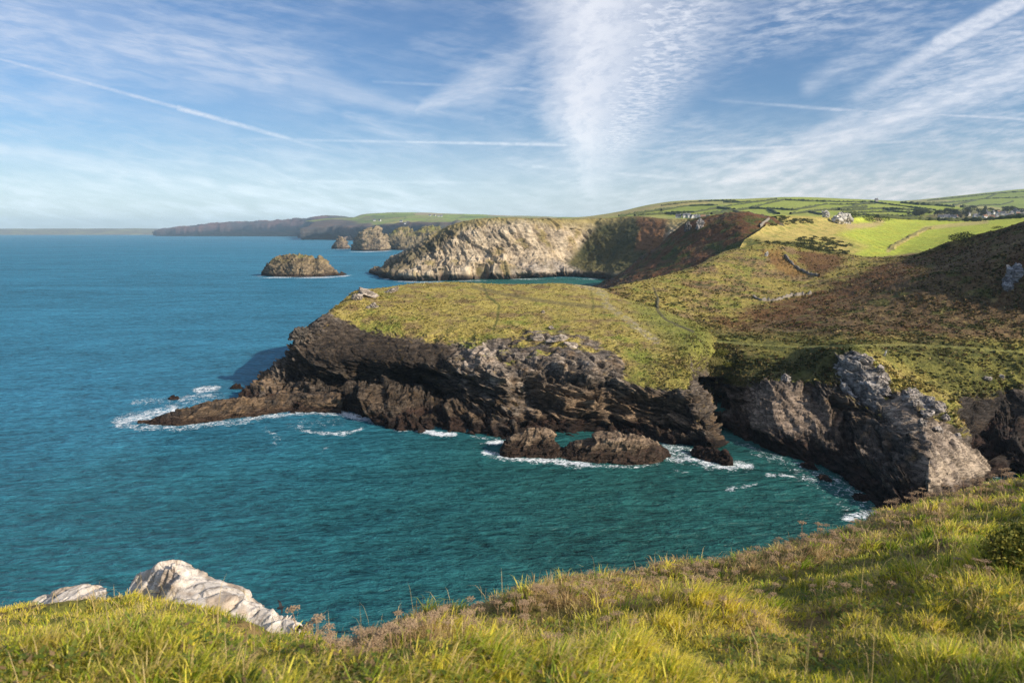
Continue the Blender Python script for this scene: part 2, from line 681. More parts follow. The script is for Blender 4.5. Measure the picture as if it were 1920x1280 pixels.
def structure(o):
    o['kind'] = 'structure'
    return o


def finish(name, parts, mat, smooth=True):
    """Join grids [(G, col, rock)] into one mesh."""
    V, F, C, R = [], [], [], []
    off = 0
    for G, col, rock in parts:
        r, c = G.shape[:2]
        V.append(G.reshape(-1, 3))
        F.append(grid_faces(r, c, off))
        C.append(np.asarray(col).reshape(-1, 3))
        R.append(np.broadcast_to(rock, (r, c)).ravel())
        off += r * c
    return link_mesh(name, np.concatenate(V), np.concatenate(F), mat, col=np.concatenate(C), attrs={'rock': np.concatenate(R)}, smooth=smooth)


def rowP(pts):
    return [P(*p) for p in pts]


def shift(row, dx, dy, dz, zmin=-3.0):
    return [np.array([p[0] + dx, p[1] + dy, max(p[2] + dz, zmin)]) for p in row]


def wave_cut(col, z, n, lo=2.4, hi=4.2):
    """Tidal zone: black wet rock at the water, red-brown weed above it."""
    w = 1 - ss(z + n * 2.5, lo, hi)
    c = mix(col, mix(WEED, WET, ss(n, -.25, .25)), w)
    return c


# ------------------------------------------------------------------ the near headland
STORE = {}


def build_headland():
    B = [(505, 712), (462, 742), (500, 765), (590, 772), (650, 776), (715, 795), (780, 805), (880, 814), (1000, 820),
         (1140, 820), (1260, 832), (1336, 838), (1322, 785), (1320, 755)]
    r0 = rowP([(u, v, 0) for u, v in B])
    r0b = shift(r0, 0, -1.5, -3)
    r1 = rowP([(515, 705, -2), (480, 725, -2), (520, 742, -3), (600, 748, 226), (650, 752, 224), (720, 770, 213), (790, 780, 208),
               (885, 788, 203), (1000, 792, 200), (1140, 793, 199), (1260, 803, 194), (1326, 812, 188), (1318, 770, 214), (1315, 745, 229)])
    r2 = rowP([(525, 690, 266), (525, 700, 252), (555, 712, 242), (620, 715, 238), (670, 718, 236), (735, 728, 229), (800, 735, 222),
               (890, 748, 211), (1000, 752, 204), (1140, 755, 202), (1255, 765, 197), (1310, 775, 193), (1312, 755, 215), (1310, 735, 230)])
    r3 = rowP([(540, 672, 262), (545, 668, 254), (575, 672, 247), (640, 676, 239), (690, 680, 235), (750, 688, 228), (820, 696, 221),
               (900, 705, 213), (1000, 712, 208), (1140, 718, 206), (1250, 738, 200), (1298, 742, 198), (1303, 735, 212), (1303, 715, 228)])
    r4 = rowP([(552, 645, 262), (558, 640, 258), (600, 632, 256), (660, 640, 250), (715, 645, 245), (770, 648, 240), (840, 652, 235),
               (910, 655, 230), (1000, 655, 226), (1150, 672, 216), (1250, 690, 210), (1290, 690, 210), (1298, 690, 222), (1300, 680, 232)])
    r5 = rowP([(562, 625, 266), (590, 603, 266), (628, 588, 268), (690, 595, 266), (740, 600, 262), (790, 602, 260), (850, 605, 256),
               (920, 610, 252), (1010, 612, 250), (1150, 625, 240), (1240, 640, 232), (1290, 645, 226), (1305, 648, 230), (1312, 650, 236)])
    r6 = rowP([(600, 595, 274), (625, 580, 278), (668, 560, 285), (720, 562, 288), (780, 562, 288), (830, 565, 286), (890, 568, 284),
               (960, 572, 282), (1030, 575, 280), (1150, 585, 272), (1230, 600, 262), (1290, 612, 255), (1320, 620, 252), (1340, 628, 250)])
    r7 = rowP([(640, 572, 290), (655, 556, 300), (670, 545, 308), (725, 539, 322), (790, 530, 335), (840, 529, 340), (900, 531, 340),
               (960, 533, 340), (1040, 531, 342), (1120, 539, 340), (1200, 562, 318), (1250, 580, 300), (1300, 598, 285), (1340, 612, 275)])
    r8 = [p + (np.array([0, 18, -8.]) if i < 9 else np.array([8, 10, -2.5])) for i, p in enumerate(r7)]
    r9 = [p + (np.array([6, 50, -60.]) if i < 9 else np.array([26, 24, -9.])) for i, p in enumerate(r7)]
    r9 = [np.array([p[0], p[1], max(p[2], -3)]) for p in r9]
    for r in (r4, r5, r6, r7):
        r[13] = r[13] + np.array([5, 2, -3.5])
    rows = [r0b, r0, r1, r2, r3, r4, r5, r6, r7, r8, r9]
    G, rp, cp = loft(rows, [3, 24, 40, 46, 60, 60, 50, 50, 8, 12], 44)
    amp = row_attr([2.2, 2.2, 2.4, 2.8, 2.3, 1.1, .25, .2, .25, 1.5, 2.5], rp) + 0 * G[..., 0]
    veg0 = row_attr([0, 0, 0, 0, .05, .52, 1.0, 1.1, 1.0, .5, 0], rp) + 0 * G[..., 0]
    n = normals(G)
    # the left end is bare rock higher up, the right flank is grass almost to the water
    u, v = proj(G)
    veg0 = veg0 - 0.75 * (1 - ss(u + (v - 600) * -0.15, 590, 690)) * (rp[:, None] < 7.2)
    flank = poly_mask(u, v, [(1168, 690), (1165, 715), (1210, 728), (1290, 738), (1300, 700), (1290, 640), (1330, 600), (1150, 600)], 14)
    veg0 = np.maximum(veg0, flank * 1.05)
    amp = amp * (1 - .7 * flank)
    bslope = poly_mask(u, v, [(572, 650), (635, 603), (720, 622), (800, 640), (870, 655), (810, 672), (745, 692), (640, 692), (556, 685)], 14)
    amp = amp * (1 - .7 * bslope)
    veg0 = veg0 - .5 * bslope
    slabs = poly_mask(u, v, [(940, 640), (985, 615), (1040, 612), (1110, 632), (1172, 680), (1165, 725), (1100, 712), (960, 690), (880, 668)], 16)
    patch = ss(fbm(np.stack([G[..., 0] / 9, G[..., 1] / 5, G[..., 2] / 3], -1) + 61, 3), -.12, .16)
    veg0 = veg0 - .62 * slabs * patch
    amp = np.maximum(amp, 1.0 * slabs * patch)
    rd, cv, lo = rock_disp(G, 1.0, (.14, -.22, 1.0), 1.25, 4.4, .2, 1.5)
    soft = fbm(G / 14, 4) * .9 + fbm(G / 1.9, 3) * .75
    sea = ss(G[..., 2], -3.5, -1)
    top = ss(veg0, .6, 1.0)
    # big clefts and caves in the front face
    face = ss(rp[:, None], 1.2, 2.0) * (1 - ss(rp[:, None], 3.2, 4.6))
    cleft = ss(ridged(np.stack([G[..., 0] / 22, G[..., 1] / 60, G[..., 2] / 40], -1) + 1.7, 2), .25, .8) * 3.2
    cave = 5.5 * poly_mask(u, v, [(700, 700), (760, 705), (830, 715), (850, 745), (835, 770), (760, 765), (690, 745)], 22) \
        + 3.0 * poly_mask(u, v, [(960, 712), (1010, 705), (1012, 770), (960, 765)], 12) + 3.0 * poly_mask(u, v, [(610, 700), (650, 700), (680, 735), (600, 738)], 16)
    disp = rd * amp * (1 - .88 * top) + soft * np.where(top > .5, .55, .5) 
    push = (face * cleft * (1 - flank) + cave) * ss(G[..., 2], 2.5, 6.0)
    D = G + n * (disp * sea)[..., None]
    D[..., 1] += push
    u, v = proj(D)
    n2 = normals(D)
    nz = fbm(D / 6, 4)
    nzf = fbm(D / 1.4, 3)
    veg = ss(veg0 + .42 * nz + .25 * nzf + .35 * (n2[..., 2] - .62), .42, .64)
    g = mix(GRASS_Y, GRASS_G * .95, ss(fbm(D / 16 + 4, 4) + .45 * nzf + (v - 640) * .0012, .0, .4))
    g = mix(g, HEATH, ss(fbm(D / 9 + 9, 4) + .3 * nzf, .05, .30) * .8)
    g = mix(g, STRAW * .9, ss(fbm(D / 5 + 19, 4), .05, .3) * .45)
    g = mix(g, GRASS_D, ss(fbm(D / 3.2 + 21, 3), .22, .42) * .55)
    g = mix(g, GRASS_D, poly_mask(u, v, [(1165, 700), (1170, 725), (1290, 740), (1280, 680), (1220, 660)], 25) * .35)
    greenr = poly_mask(u, v, [(1180, 560), (1330, 600), (1330, 660), (1280, 660), (1200, 600)], 22)
    g = mix(g, np.array([.15, .185, .032]), greenr * .65)
    g = mix(g, mix(GRASS_G * .7, GRASS_D, ss(nz, -.1, .2)), .6 * poly_mask(u, v, [(1285, 610), (1345, 615), (1350, 700), (1300, 745), (1285, 690)], 16))
    light = mix(np.array([.42, .34, .265]), ROCK_B * 1.15, ss(nz, -.1, .4))
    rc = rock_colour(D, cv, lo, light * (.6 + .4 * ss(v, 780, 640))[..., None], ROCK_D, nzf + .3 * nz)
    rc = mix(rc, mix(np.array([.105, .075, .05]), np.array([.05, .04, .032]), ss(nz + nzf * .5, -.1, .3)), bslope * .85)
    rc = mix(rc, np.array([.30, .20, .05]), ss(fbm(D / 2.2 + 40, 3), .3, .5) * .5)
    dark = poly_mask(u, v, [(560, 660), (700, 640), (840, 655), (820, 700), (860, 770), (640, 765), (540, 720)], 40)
    rc = rc * (1 - .62 * dark + .35 * poly_mask(u, v, [(850, 640), (1180, 680), (1300, 740), (1310, 810), (1000, 800), (880, 740)], 30))[..., None]  # right half brightened as lit, left face darkened as shaded, in the rock colour
    ledge = ss(G[..., 2], 1.5, 2.8) * (1 - ss(G[..., 2], 4.0, 6.0)) * ss(n2[..., 2], .4, .75)
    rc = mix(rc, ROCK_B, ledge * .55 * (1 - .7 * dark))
    wall = poly_mask(u, v, [(1000, 725), (1160, 725), (1290, 750), (1300, 800), (1150, 795), (1000, 790)], 20)
    rc = mix(rc, rock_colour(D, cv, lo, np.array([.40, .27, .16]), np.array([.06, .047, .038]), nzf + .1), wall * .8)
    pale = poly_mask(u, v, [(880, 640), (1010, 618), (1110, 640), (1170, 690), (1160, 722), (1090, 705), (960, 690), (860, 672)], 24)
    rc = mix(rc, rc * 1.15 + .015, pale)
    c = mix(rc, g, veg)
    for ln, w, k, cc in (
            ([(905, 533), (915, 556), (936, 572), (932, 600), (925, 618)], 2.6, .8, GRASS_D),
            ([(885, 538), (930, 548), (990, 560), (1060, 570), (1130, 575)], 3.4, .6, np.array([.12, .10, .05])),
            ([(1108, 545), (1113, 570), (1110, 590)], 2.2, .5, GRASS_D),
            ([(1225, 540), (1234, 560), (1232, 582), (1250, 600), (1300, 622)], 2.4, .8, np.array([.075, .065, .04]))):
        m = line_mask(u + 3 * nzf, v + 3 * nz, ln, w * 1.3)
        c = mix(c, cc, m * k)
    pth = line_mask(u + 6 * nzf, v + 6 * nz, [(1082, 531), (1115, 541), (1135, 552), (1138, 572), (1165, 590), (1195, 615), (1232, 640)], 9)
    c = mix(c, np.array([.32, .275, .20]), pth * ss(nzf, -.15, .2) * veg * .75)
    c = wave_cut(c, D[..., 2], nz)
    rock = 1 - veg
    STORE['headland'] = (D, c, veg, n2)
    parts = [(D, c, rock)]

    # the low tongue of rock that runs out into the sea
    f0 = rowP([(256, 794, 0), (330, 797, 0), (395, 790, 0), (470, 781, 0), (550, 772, 0), (640, 775, 0)])
    t1 = rowP([(258, 791, -.6), (332, 775, -2.8), (392, 763, -4), (470, 752, -4.2), (550, 748, -3.6), (640, 752, -4)])
    t2 = rowP([(262, 789, -.7), (340, 766, -3.4), (396, 752, -5.2), (466, 749, -4.6), (545, 738, -5), (640, 735, -6)])
    t3 = shift(t2, 0, 4, -2.6)
    t4 = shift(t2, 0, 8, -9)
    G, rp, cp = loft([shift(f0, 0, -1, -3), f0, t1, t2, t3, t4], [2, 18, 14, 10, 8], 60)
    n = normals(G)
    rd, cv, lo = rock_disp(G, .8, (-.3, -.4, 1.0), .8, 3.2, .3)
    D = G + n * (rd * ss(G[..., 2], -2.5, .5))[..., None]
    nz = fbm(D / 3, 4)
    c = rock_colour(D, cv, lo, ROCK_B * 1.1, ROCK_D * 1.2, nz)
    w = 1 - ss(D[..., 2] + nz * 1.5, 1.1, 2.4)
    c = mix(c, WEED * .8, w * .85)
    parts.append((D, c, np.ones(G.shape[:2])))
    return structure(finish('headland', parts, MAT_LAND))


# ------------------------------------------------------------------ the mainland to the right
def build_mainland():
    W0 = [(1328, 786), (1366, 804), (1398, 823), (1440, 842), (1500, 864), (1560, 890), (1600, 915), (1640, 945), (1690, 985),
          (1765, 1000), (1800, 930), (1850, 890), (1900, 885), (1990, 950), (2150, 1000)]
    r0 = rowP([(u, v, 0) for u, v in W0])
    r1 = rowP([(u, v, -3) for u, v in [(1328, 774), (1368, 790), (1404, 804), (1445, 822), (1510, 842), (1570, 866), (1612, 890), (1650, 915),
                                       (1700, 945), (1765, 955), (1803, 905), (1850, 868), (1900, 865), (1990, 920), (2150, 960)]])
    r2 = rowP([(1322, 752, 238), (1366, 745, 238), (1416, 730, 205), (1450, 722, 200), (1510, 735, 196), (1575, 770, 185), (1620, 792, 179), (1665, 800, 170),
               (1745, 842, 150), (1800, 866, 153), (1856, 884, 160), (1872, 858, 168), (1905, 845, 171), (1990, 850, 180), (2150, 880, 165)])
    r3 = rowP([(1312, 700, 240), (1350, 705, 238), (1405, 692, 230), (1460, 692, 223), (1530, 702, 203), (1590, 722, 192), (1640, 745, 184), (1692, 745, 182),
               (1745, 785, 170), (1798, 822, 165), (1832, 842, 173), (1860, 790, 200), (1900, 765, 208), (1990, 780, 205), (2150, 800, 190)])
    r4 = rowP([(1320, 652, 240), (1355, 652, 244), (1410, 662, 238), (1480, 672, 230), (1545, 660, 214), (1600, 652, 204), (1650, 674, 203), (1700, 700, 208),
               (1745, 715, 206), (1790, 742, 201), (1825, 752, 205), (1860, 725, 216), (1905, 710, 222), (1990, 720, 220), (2150, 740, 205)])
    r5 = rowP([(1330, 634, 250), (1370, 634, 252), (1420, 636, 252), (1490, 641, 250), (1550, 645, 238), (1610, 640, 233), (1660, 642, 236), (1710, 645, 238),
               (1760, 650, 234), (1810, 652, 233), (1850, 655, 234), (1890, 658, 236), (1930, 660, 238), (2000, 654, 245), (2150, 615, 235)])
    r6 = rowP([(1270, 590, 287), (1310, 592, 290), (1370, 594, 292), (1440, 594, 292), (1510, 592, 286), (1570, 590, 280), (1630, 590, 276), (1690, 590, 272),
               (1740, 590, 268), (1790, 590, 265), (1830, 588, 263), (1880, 585, 260), (1930, 578, 257), (2020, 543, 250), (2200, 466, 240)])
    r7 = rowP([(1200, 556, 315), (1270, 551, 330), (1340, 545, 345), (1410, 540, 354), (1480, 537, 360), (1545, 534, 352), (1610, 527, 338), (1670, 521, 322),
               (1730, 515, 306), (1790, 508, 294), (1840, 500, 286), (1890, 490, 279), (1940, 476, 273), (2040, 432, 262), (2250, 330, 250)])
    r8 = rowP([(1130, 542, 335), (1230, 521, 375), (1300, 501, 400), (1380, 467, 440), (1440, 457, 452), (1490, 464, 458), (1560, 476, 455), (1620, 481, 440),
               (1680, 482, 410), (1740, 474, 380), (1790, 456, 360), (1850, 439, 342), (1920, 421, 322), (2060, 372, 300), (2280, 280, 285)])
    r9 = [p + np.array([0, 40, -12.]) for p in r8]
    r10 = [p + np.array([0, 110, -34.]) for p in r8]
    rows = [shift(r0, 0, -1.5, -3), r0, r1, r2, r3, r4, r5, r6, r7, r8, r9, r10]
    rows = [[r[0] + np.array([-16, -2 if 4 < i < 10 else 4, -3.5])] + list(r) for i, r in enumerate(rows)]
    G, rp, cp = loft(rows, [3, 24, 46, 44, 50, 30, 46, 52, 52, 8, 8], 44)
    RP = rp[:, None] + 0 * G[..., 0]
    n = normals(G)
    u, v = proj(G)
    amp = row_attr([1.2, 1.4, 1.6, 1.9, 1.7, .8, .2, .2, .2, .2, .2, .2], rp) + 0 * G[..., 0]
    veg0 = row_attr([0, 0, 0, .12, .55, 1, 1.1, 1.1, 1.1, 1.1, 1.1, 1.1], rp) + 0 * G[..., 0]
    # bare slabs of the rib
    slab = poly_mask(u, v, [(1648, 752), (1692, 742), (1720, 786), (1765, 795), (1805, 830), (1860, 882), (1850, 900), (1790, 925), (1735, 930), (1738, 860), (1742, 830), (1690, 812), (1655, 775)], 6)
    pale = poly_mask(u, v, [(1560, 682), (1600, 660), (1640, 690), (1662, 720), (1655, 745), (1640, 770), (1612, 745), (1575, 705)], 8)
    pale2 = poly_mask(u, v, [(1690, 730), (1715, 735), (1760, 755), (1770, 785), (1735, 780), (1700, 755)], 8)
    veg0 = veg0 - 1.2 * slab - .9 * pale - .45 * pale2
    gully = poly_mask(u, v, [(1790, 745), (1840, 745), (1900, 740), (1990, 760), (1990, 900), (1800, 940), (1850, 880), (1810, 820)], 12)
    veg0 = veg0 - .7 * gully
    brow = poly_mask(u, v, [(1325, 645), (1565, 645), (1560, 715), (1480, 718), (1405, 708), (1395, 735), (1330, 700)], 10)
    veg0 = veg0 + .75 * brow
    amp = amp * (1 - .5 * poly_mask(u, v, [(1395, 722), (1500, 728), (1575, 790), (1500, 820), (1390, 800)], 10))
    rd, cv, lo = rock_disp(G, 1.0, (.40, -.25, 1.0), 1.6, 4.6, .3, 1.2)
    rd2, cv2, lo2 = rock_disp(G, 1.0, (-.45, -.35, 1.0), 1.3, 5.0, .35)
    cave = 12 * poly_mask(u, v, [(1295, 725), (1330, 712), (1392, 730), (1405, 770), (1375, 785), (1295, 775)], 12) \
        + 8 * poly_mask(u, v, [(1565, 765), (1640, 790), (1732, 840), (1730, 900), (1650, 890), (1585, 840)], 16)
    soft = fbm(G / 18, 4) * 1.6 + fbm(G / 5, 3) * .6 + fbm(G / 1.9, 3) * .7
    top = ss(veg0, .5, 1.0)
    sea = ss(G[..., 2], -3.5, -1)
    # grassy spurs and gullies that run down to the cliff edge
    spur = ridged(np.stack([G[..., 0] / 13 + G[..., 1] / 60, G[..., 1] / 80, G[..., 2] / 60], -1) + 6.2, 2) * ss(RP, 3.4, 4.6) * (1 - ss(RP, 5.2, 6.2))
    disp = rd * amp * (1 - .85 * top) * (1 - slab) + rd2 * slab * .7 + soft * (.35 + .35 * ss(RP, 5.5, 7)) + (1.7 + 2.2 * ss(u, 1640, 1720)) * spur * (1 - slab) * ss(u, 1420, 1520)
    D = G + n * (disp * sea)[..., None]
    D[..., 1] += cave * ss(G[..., 2], 2.5, 6.0)
    u, v = proj(D)
    n2 = normals(D)
    nz = fbm(D / 7, 4)
    nzb = fbm(D / 26 + 8, 4)
    nzf = fbm(D / 1.6, 3)
    veg = ss(veg0 + .5 * nz + .25 * nzf + .4 * (n2[..., 2] - .6), .40, .62)
    uw, vw = u + 22 * nz + 14 * nzf, v + 12 * nzb + 7 * nzf
    g = mix(GRASS_Y * .9, HEATH * 1.2, ss(nzb + .6 * nz, -.1, .3))
    g = mix(g, STRAW * .8, ss(nz + .4 * nzf, .1, .4) * .6)
    g = mix(g, GRASS_G, ss(fbm(D / 11 + 31, 3) + .3 * nzf, .08, .3) * .7)
    g = mix(g, GORSE, ss(fbm(D / 5 + 3, 4) + .25 * nzb, .16, .34) * .8)
    # right-hand hillside: brown heath and bracken
    hill = poly_mask(uw, vw, [(1340, 625), (1440, 580), (1560, 535), (1660, 490), (1760, 465), (1930, 400), (2400, 300), (2400, 640), (1920, 640), (1700, 632), (1500, 632)], 14)
    hc = mix(HEATH * .68, BRACKEN * .66, ss(fbm(D / 20 + 50, 4) + .3 * nzf, -.05, .25))
    hc = mix(hc, GRASS_D, ss(fbm(D / 8 + 60, 4), .08, .3) * .75)
    hc = mix(hc, STRAW * .75, ss(fbm(D / 4 + 70, 3), .15, .4) * .5)
    g = mix(g, hc, hill)
    brk = poly_mask(uw, vw, [(1330, 600), (1420, 575), (1540, 540), (1640, 500), (1740, 470), (1770, 480), (1660, 540), (1560, 570), (1460, 600), (1380, 620)], 10)
    g = mix(g, BRACKEN, brk * .85 * ss(nz + .3 * nzf, -.35, .1))
    org = poly_mask(uw, vw, [(1430, 470), (1455, 465), (1480, 480), (1505, 505), (1515, 520), (1480, 522), (1450, 500)], 5)
    g = mix(g, np.array([.22, .115, .04]), org * .8)
    brn = poly_mask(uw, vw, [(1485, 470), (1560, 472), (1590, 485), (1560, 505), (1535, 520), (1500, 490)], 6)
    g = mix(g, BRACKEN, brn * .9)
    grs = poly_mask(uw, vw, [(1300, 600), (1360, 625), (1500, 632), (1640, 640), (1950, 640), (1950, 745), (1800, 745), (1700, 690), (1640, 655), (1500, 672), (1400, 655), (1310, 650)], 14)
    g = mix(g, mix(np.array([.15, .14, .033]), GRASS_D * .7, ss(nz + .6 * nzf, -.16, .16)), grs * .92)
    g = mix(g, mix(np.array([.085, .082, .024]), GRASS_D * .55, ss(nzf + nz, -.15, .2)), .85 * poly_mask(uw, vw, [(1320, 650), (1480, 668), (1545, 650), (1600, 655), (1570, 720), (1480, 720), (1390, 740), (1320, 700)], 12))  # shade on the steep brow, painted as darker grass
    rc = rock_colour(D, np.where(slab > .5, cv2, cv), np.where(slab > .5, lo2, lo), mix(ROCK_M * 1.1, ROCK_B, ss(nz, -.1, .4)), ROCK_D * 1.1, nzf + .2 * nz)
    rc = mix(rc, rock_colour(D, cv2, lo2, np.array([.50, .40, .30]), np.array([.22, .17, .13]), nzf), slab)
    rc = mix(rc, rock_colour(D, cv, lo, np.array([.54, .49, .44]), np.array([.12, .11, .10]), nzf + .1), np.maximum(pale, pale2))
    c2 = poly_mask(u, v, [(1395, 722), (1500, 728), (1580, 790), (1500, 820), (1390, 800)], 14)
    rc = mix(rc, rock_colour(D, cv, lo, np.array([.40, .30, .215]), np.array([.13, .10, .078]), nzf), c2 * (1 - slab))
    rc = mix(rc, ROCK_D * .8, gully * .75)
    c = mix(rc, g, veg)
    for ln, w, k, cc in (
            ([(1318, 637), (1400, 645), (1500, 651), (1600, 648), (1700, 646), (1800, 651), (1870, 657), (1960, 662)], 1.8, .3, np.array([.30, .30, .10])),
            ([(1330, 632), (1450, 632), (1560, 640), (1680, 640)], 2.0, .5, GRASS_D),
            ([(1225, 540), (1234, 560), (1232, 582), (1250, 600), (1320, 632)], 2.4, .8, np.array([.075, .065, .04]))):
        c = mix(c, cc, line_mask(u + 2 * nzf, v + 3 * nz, ln, w * 1.25) * k)
    c = wave_cut(c, D[..., 2], nz, 3.0, 5.5)
    STORE['hillside'] = (D, c, veg, n2)
    parts = [(D, c, 1 - veg)]
    for left, right, drop, light, dk in (
            ([(1740, 803, 166), (1741, 842, 151), (1740, 918, 139)], [(1800, 826, 167), (1836, 858, 162), (1860, 888, 157)], 9, np.array([.42, .33, .24]), np.array([.17, .13, .095])),
            ([(1646, 756, 187), (1662, 780, 179), (1692, 818, 168)], [(1692, 742, 189), (1713, 775, 181), (1740, 806, 173)], 6, np.array([.46, .38, .30]), np.array([.20, .16, .125])),
            ([(1562, 688, 200), (1580, 722, 193), (1616, 772, 184)], [(1607, 666, 203), (1634, 712, 196), (1660, 762, 186)], 5, np.array([.58, .53, .48]), np.array([.16, .145, .13])),
            ([(1668, 738, 196), (1690, 760, 190), (1722, 788, 184)], [(1700, 728, 198), (1738, 745, 194), (1772, 782, 188)], 3, np.array([.60, .54, .48]), np.array([.20, .17, .15]))):
        a, b = rowP(left), rowP(right)
        la = [p + np.array([.8, 2.5, -drop]) for p in a]
        rb = [p + np.array([1.5, 2.0, -drop]) for p in b]
        top = [p + np.array([0, 1.5, -drop]) for p in (la[0], a[0], b[0], rb[0])]
        bot = [p + np.array([0, 3.0, -drop]) for p in (la[-1], a[-1], b[-1], rb[-1])]
        rws = [[t, *r, q] for t, r, q in zip(top, (la, a, b, rb), bot)]
        Gs, rps, cps = loft(rws, [14, 46, 14], [10, 40, 40, 10])
        Gs = Gs[:, ::-1] if normals(Gs)[30, 40, 2] < 0 else Gs
        ns = normals(Gs)
        rs, cvs, los = rock_disp(Gs, .55, (-.45, -.35, 1.0), .9, 2.6, .5)
        steps, _, bs = facets(np.stack([Gs[..., 0] / 3.2 + Gs[..., 1] / 9, Gs[..., 1] / 6.5, Gs[..., 2] / 9], -1) + 3.3)
        Ds = Gs + ns * (rs * .8 + 1.1 * (steps - .5))[..., None]
        nn = fbm(Ds / 1.2, 4)
        cs = mix(light, dk, np.clip(.25 + .55 * (steps - .5) + .5 * (cvs - .5) + .8 * nn, 0, 1))
        cs = mix(cs, ROCK_D * .7, (1 - ss(bs, .0, .055)) * .8)
        cs = wave_cut(cs, Ds[..., 2], nn, 2.0, 4.0)
        parts.append((Ds, cs, np.ones(Ds.shape[:2]) * .7))
    return structure(finish('coastal_hillside', parts, MAT_LAND)), (D, n2)


def build_fields():
    e0 = rowP([(1380, 480, 455), (1440, 470, 470), (1500, 480, 472), (1560, 490, 470), (1620, 492, 465), (1680, 492, 455), (1740, 490, 440), (1800, 475, 430), (1860, 460, 420), (1930, 450, 410), (2100, 440, 390)])
    e1 = rowP([(1395, 452, 490), (1440, 450, 500), (1500, 459, 510), (1560, 468, 520), (1620, 474, 520), (1680, 476, 520), (1740, 468, 520), (1800, 456, 520), (1860, 446, 520), (1930, 436, 520), (2100, 420, 500)])
    e2 = rowP([(1432, 426, 560), (1480, 431, 600), (1540, 437, 620), (1600, 441, 640), (1650, 443, 660), (1700, 442, 680), (1750, 439, 700), (1810, 433, 700), (1870, 427, 700), (1940, 419, 700), (2120, 405, 680)])
    e3 = rowP([(1440, 412, 640), (1520, 415, 700), (1570, 417, 760), (1620, 419, 820), (1670, 421, 860), (1720, 421, 900), (1770, 422, 900), (1830, 419, 900), (1880, 414, 900), (1950, 407, 900), (2130, 395, 880)])
    e4 = rowP([(1455, 404, 760), (1545, 407, 820), (1600, 407, 900), (1640, 408, 1000), (1690, 411, 1060), (1740, 413, 1100), (1790, 414, 1100), (1840, 413, 1100), (1890, 409, 1100), (1960, 402, 1100), (2140, 390, 1050)])
    e5 = [p + np.array([0, 160, -22.]) for p in e4]
    G, rp, cp = loft([e0, e1, e2, e3, e4, e5], [10, 50, 50, 30, 10], 36)
    nn = fbm(G / 25, 4)
    D = G.copy()
    D[..., 2] += nn * .9 + fbm(G / 5, 3) * .25
    u, v = proj(D)
    nz, nzf = fbm(D / 14 + 5, 4), fbm(D / 4 + 9, 3)
    uw, vw = u + 14 * nz + 8 * nzf, v + 5 * nz + 3 * nzf
    c = mix(FIELD, FIELD * np.array([1.12, .98, 1.0]), ss(nz, -.1, .3))
    c = c * (1 + .10 * np.sin((D[..., 0] * .9 - D[..., 1] * .25) * 1.1))[..., None]
    dry = poly_mask(uw, vw, [(1340, 510), (1360, 430), (1425, 420), (1440, 405), (1500, 400), (1560, 404), (1610, 424), (1570, 438), (1600, 452), (1628, 462), (1590, 480), (1500, 490)], 9)
    c = mix(c, mix(np.array([.42, .33, .10]), np.array([.25, .24, .06]), ss(nz + nzf * .5, .0, .3)), dry)
    ring = line_mask(uw, vw, [(1590, 424), (1630, 423), (1652, 416), (1645, 409)], 7)
    c = mix(c, np.array([.46, .34, .16]), ring * .8)
    sc = poly_mask(uw, vw, [(1395, 445), (1430, 452), (1500, 452), (1560, 470), (1600, 478), (1590, 495), (1400, 495)], 6)
    c = mix(c, mix(GRASS_D, GORSE, ss(nzf, -.1, .2)), sc * .85)
    edge = poly_mask(uw, vw, [(1570, 474), (1640, 484), (1700, 476), (1760, 466), (1780, 475), (1700, 500), (1560, 500)], 4)
    c = mix(c, HEATH, edge)
    line = line_mask(u + 4 * nzf, v + 1.5 * nz, [(1665, 470), (1685, 455), (1720, 437), (1735, 428), (1780, 423), (1850, 416)], 5)
    c = mix(c, np.array([.45, .36, .14]), line * .8)
    return structure(finish('green_field', [(D, c, 0.0)], MAT_MID))


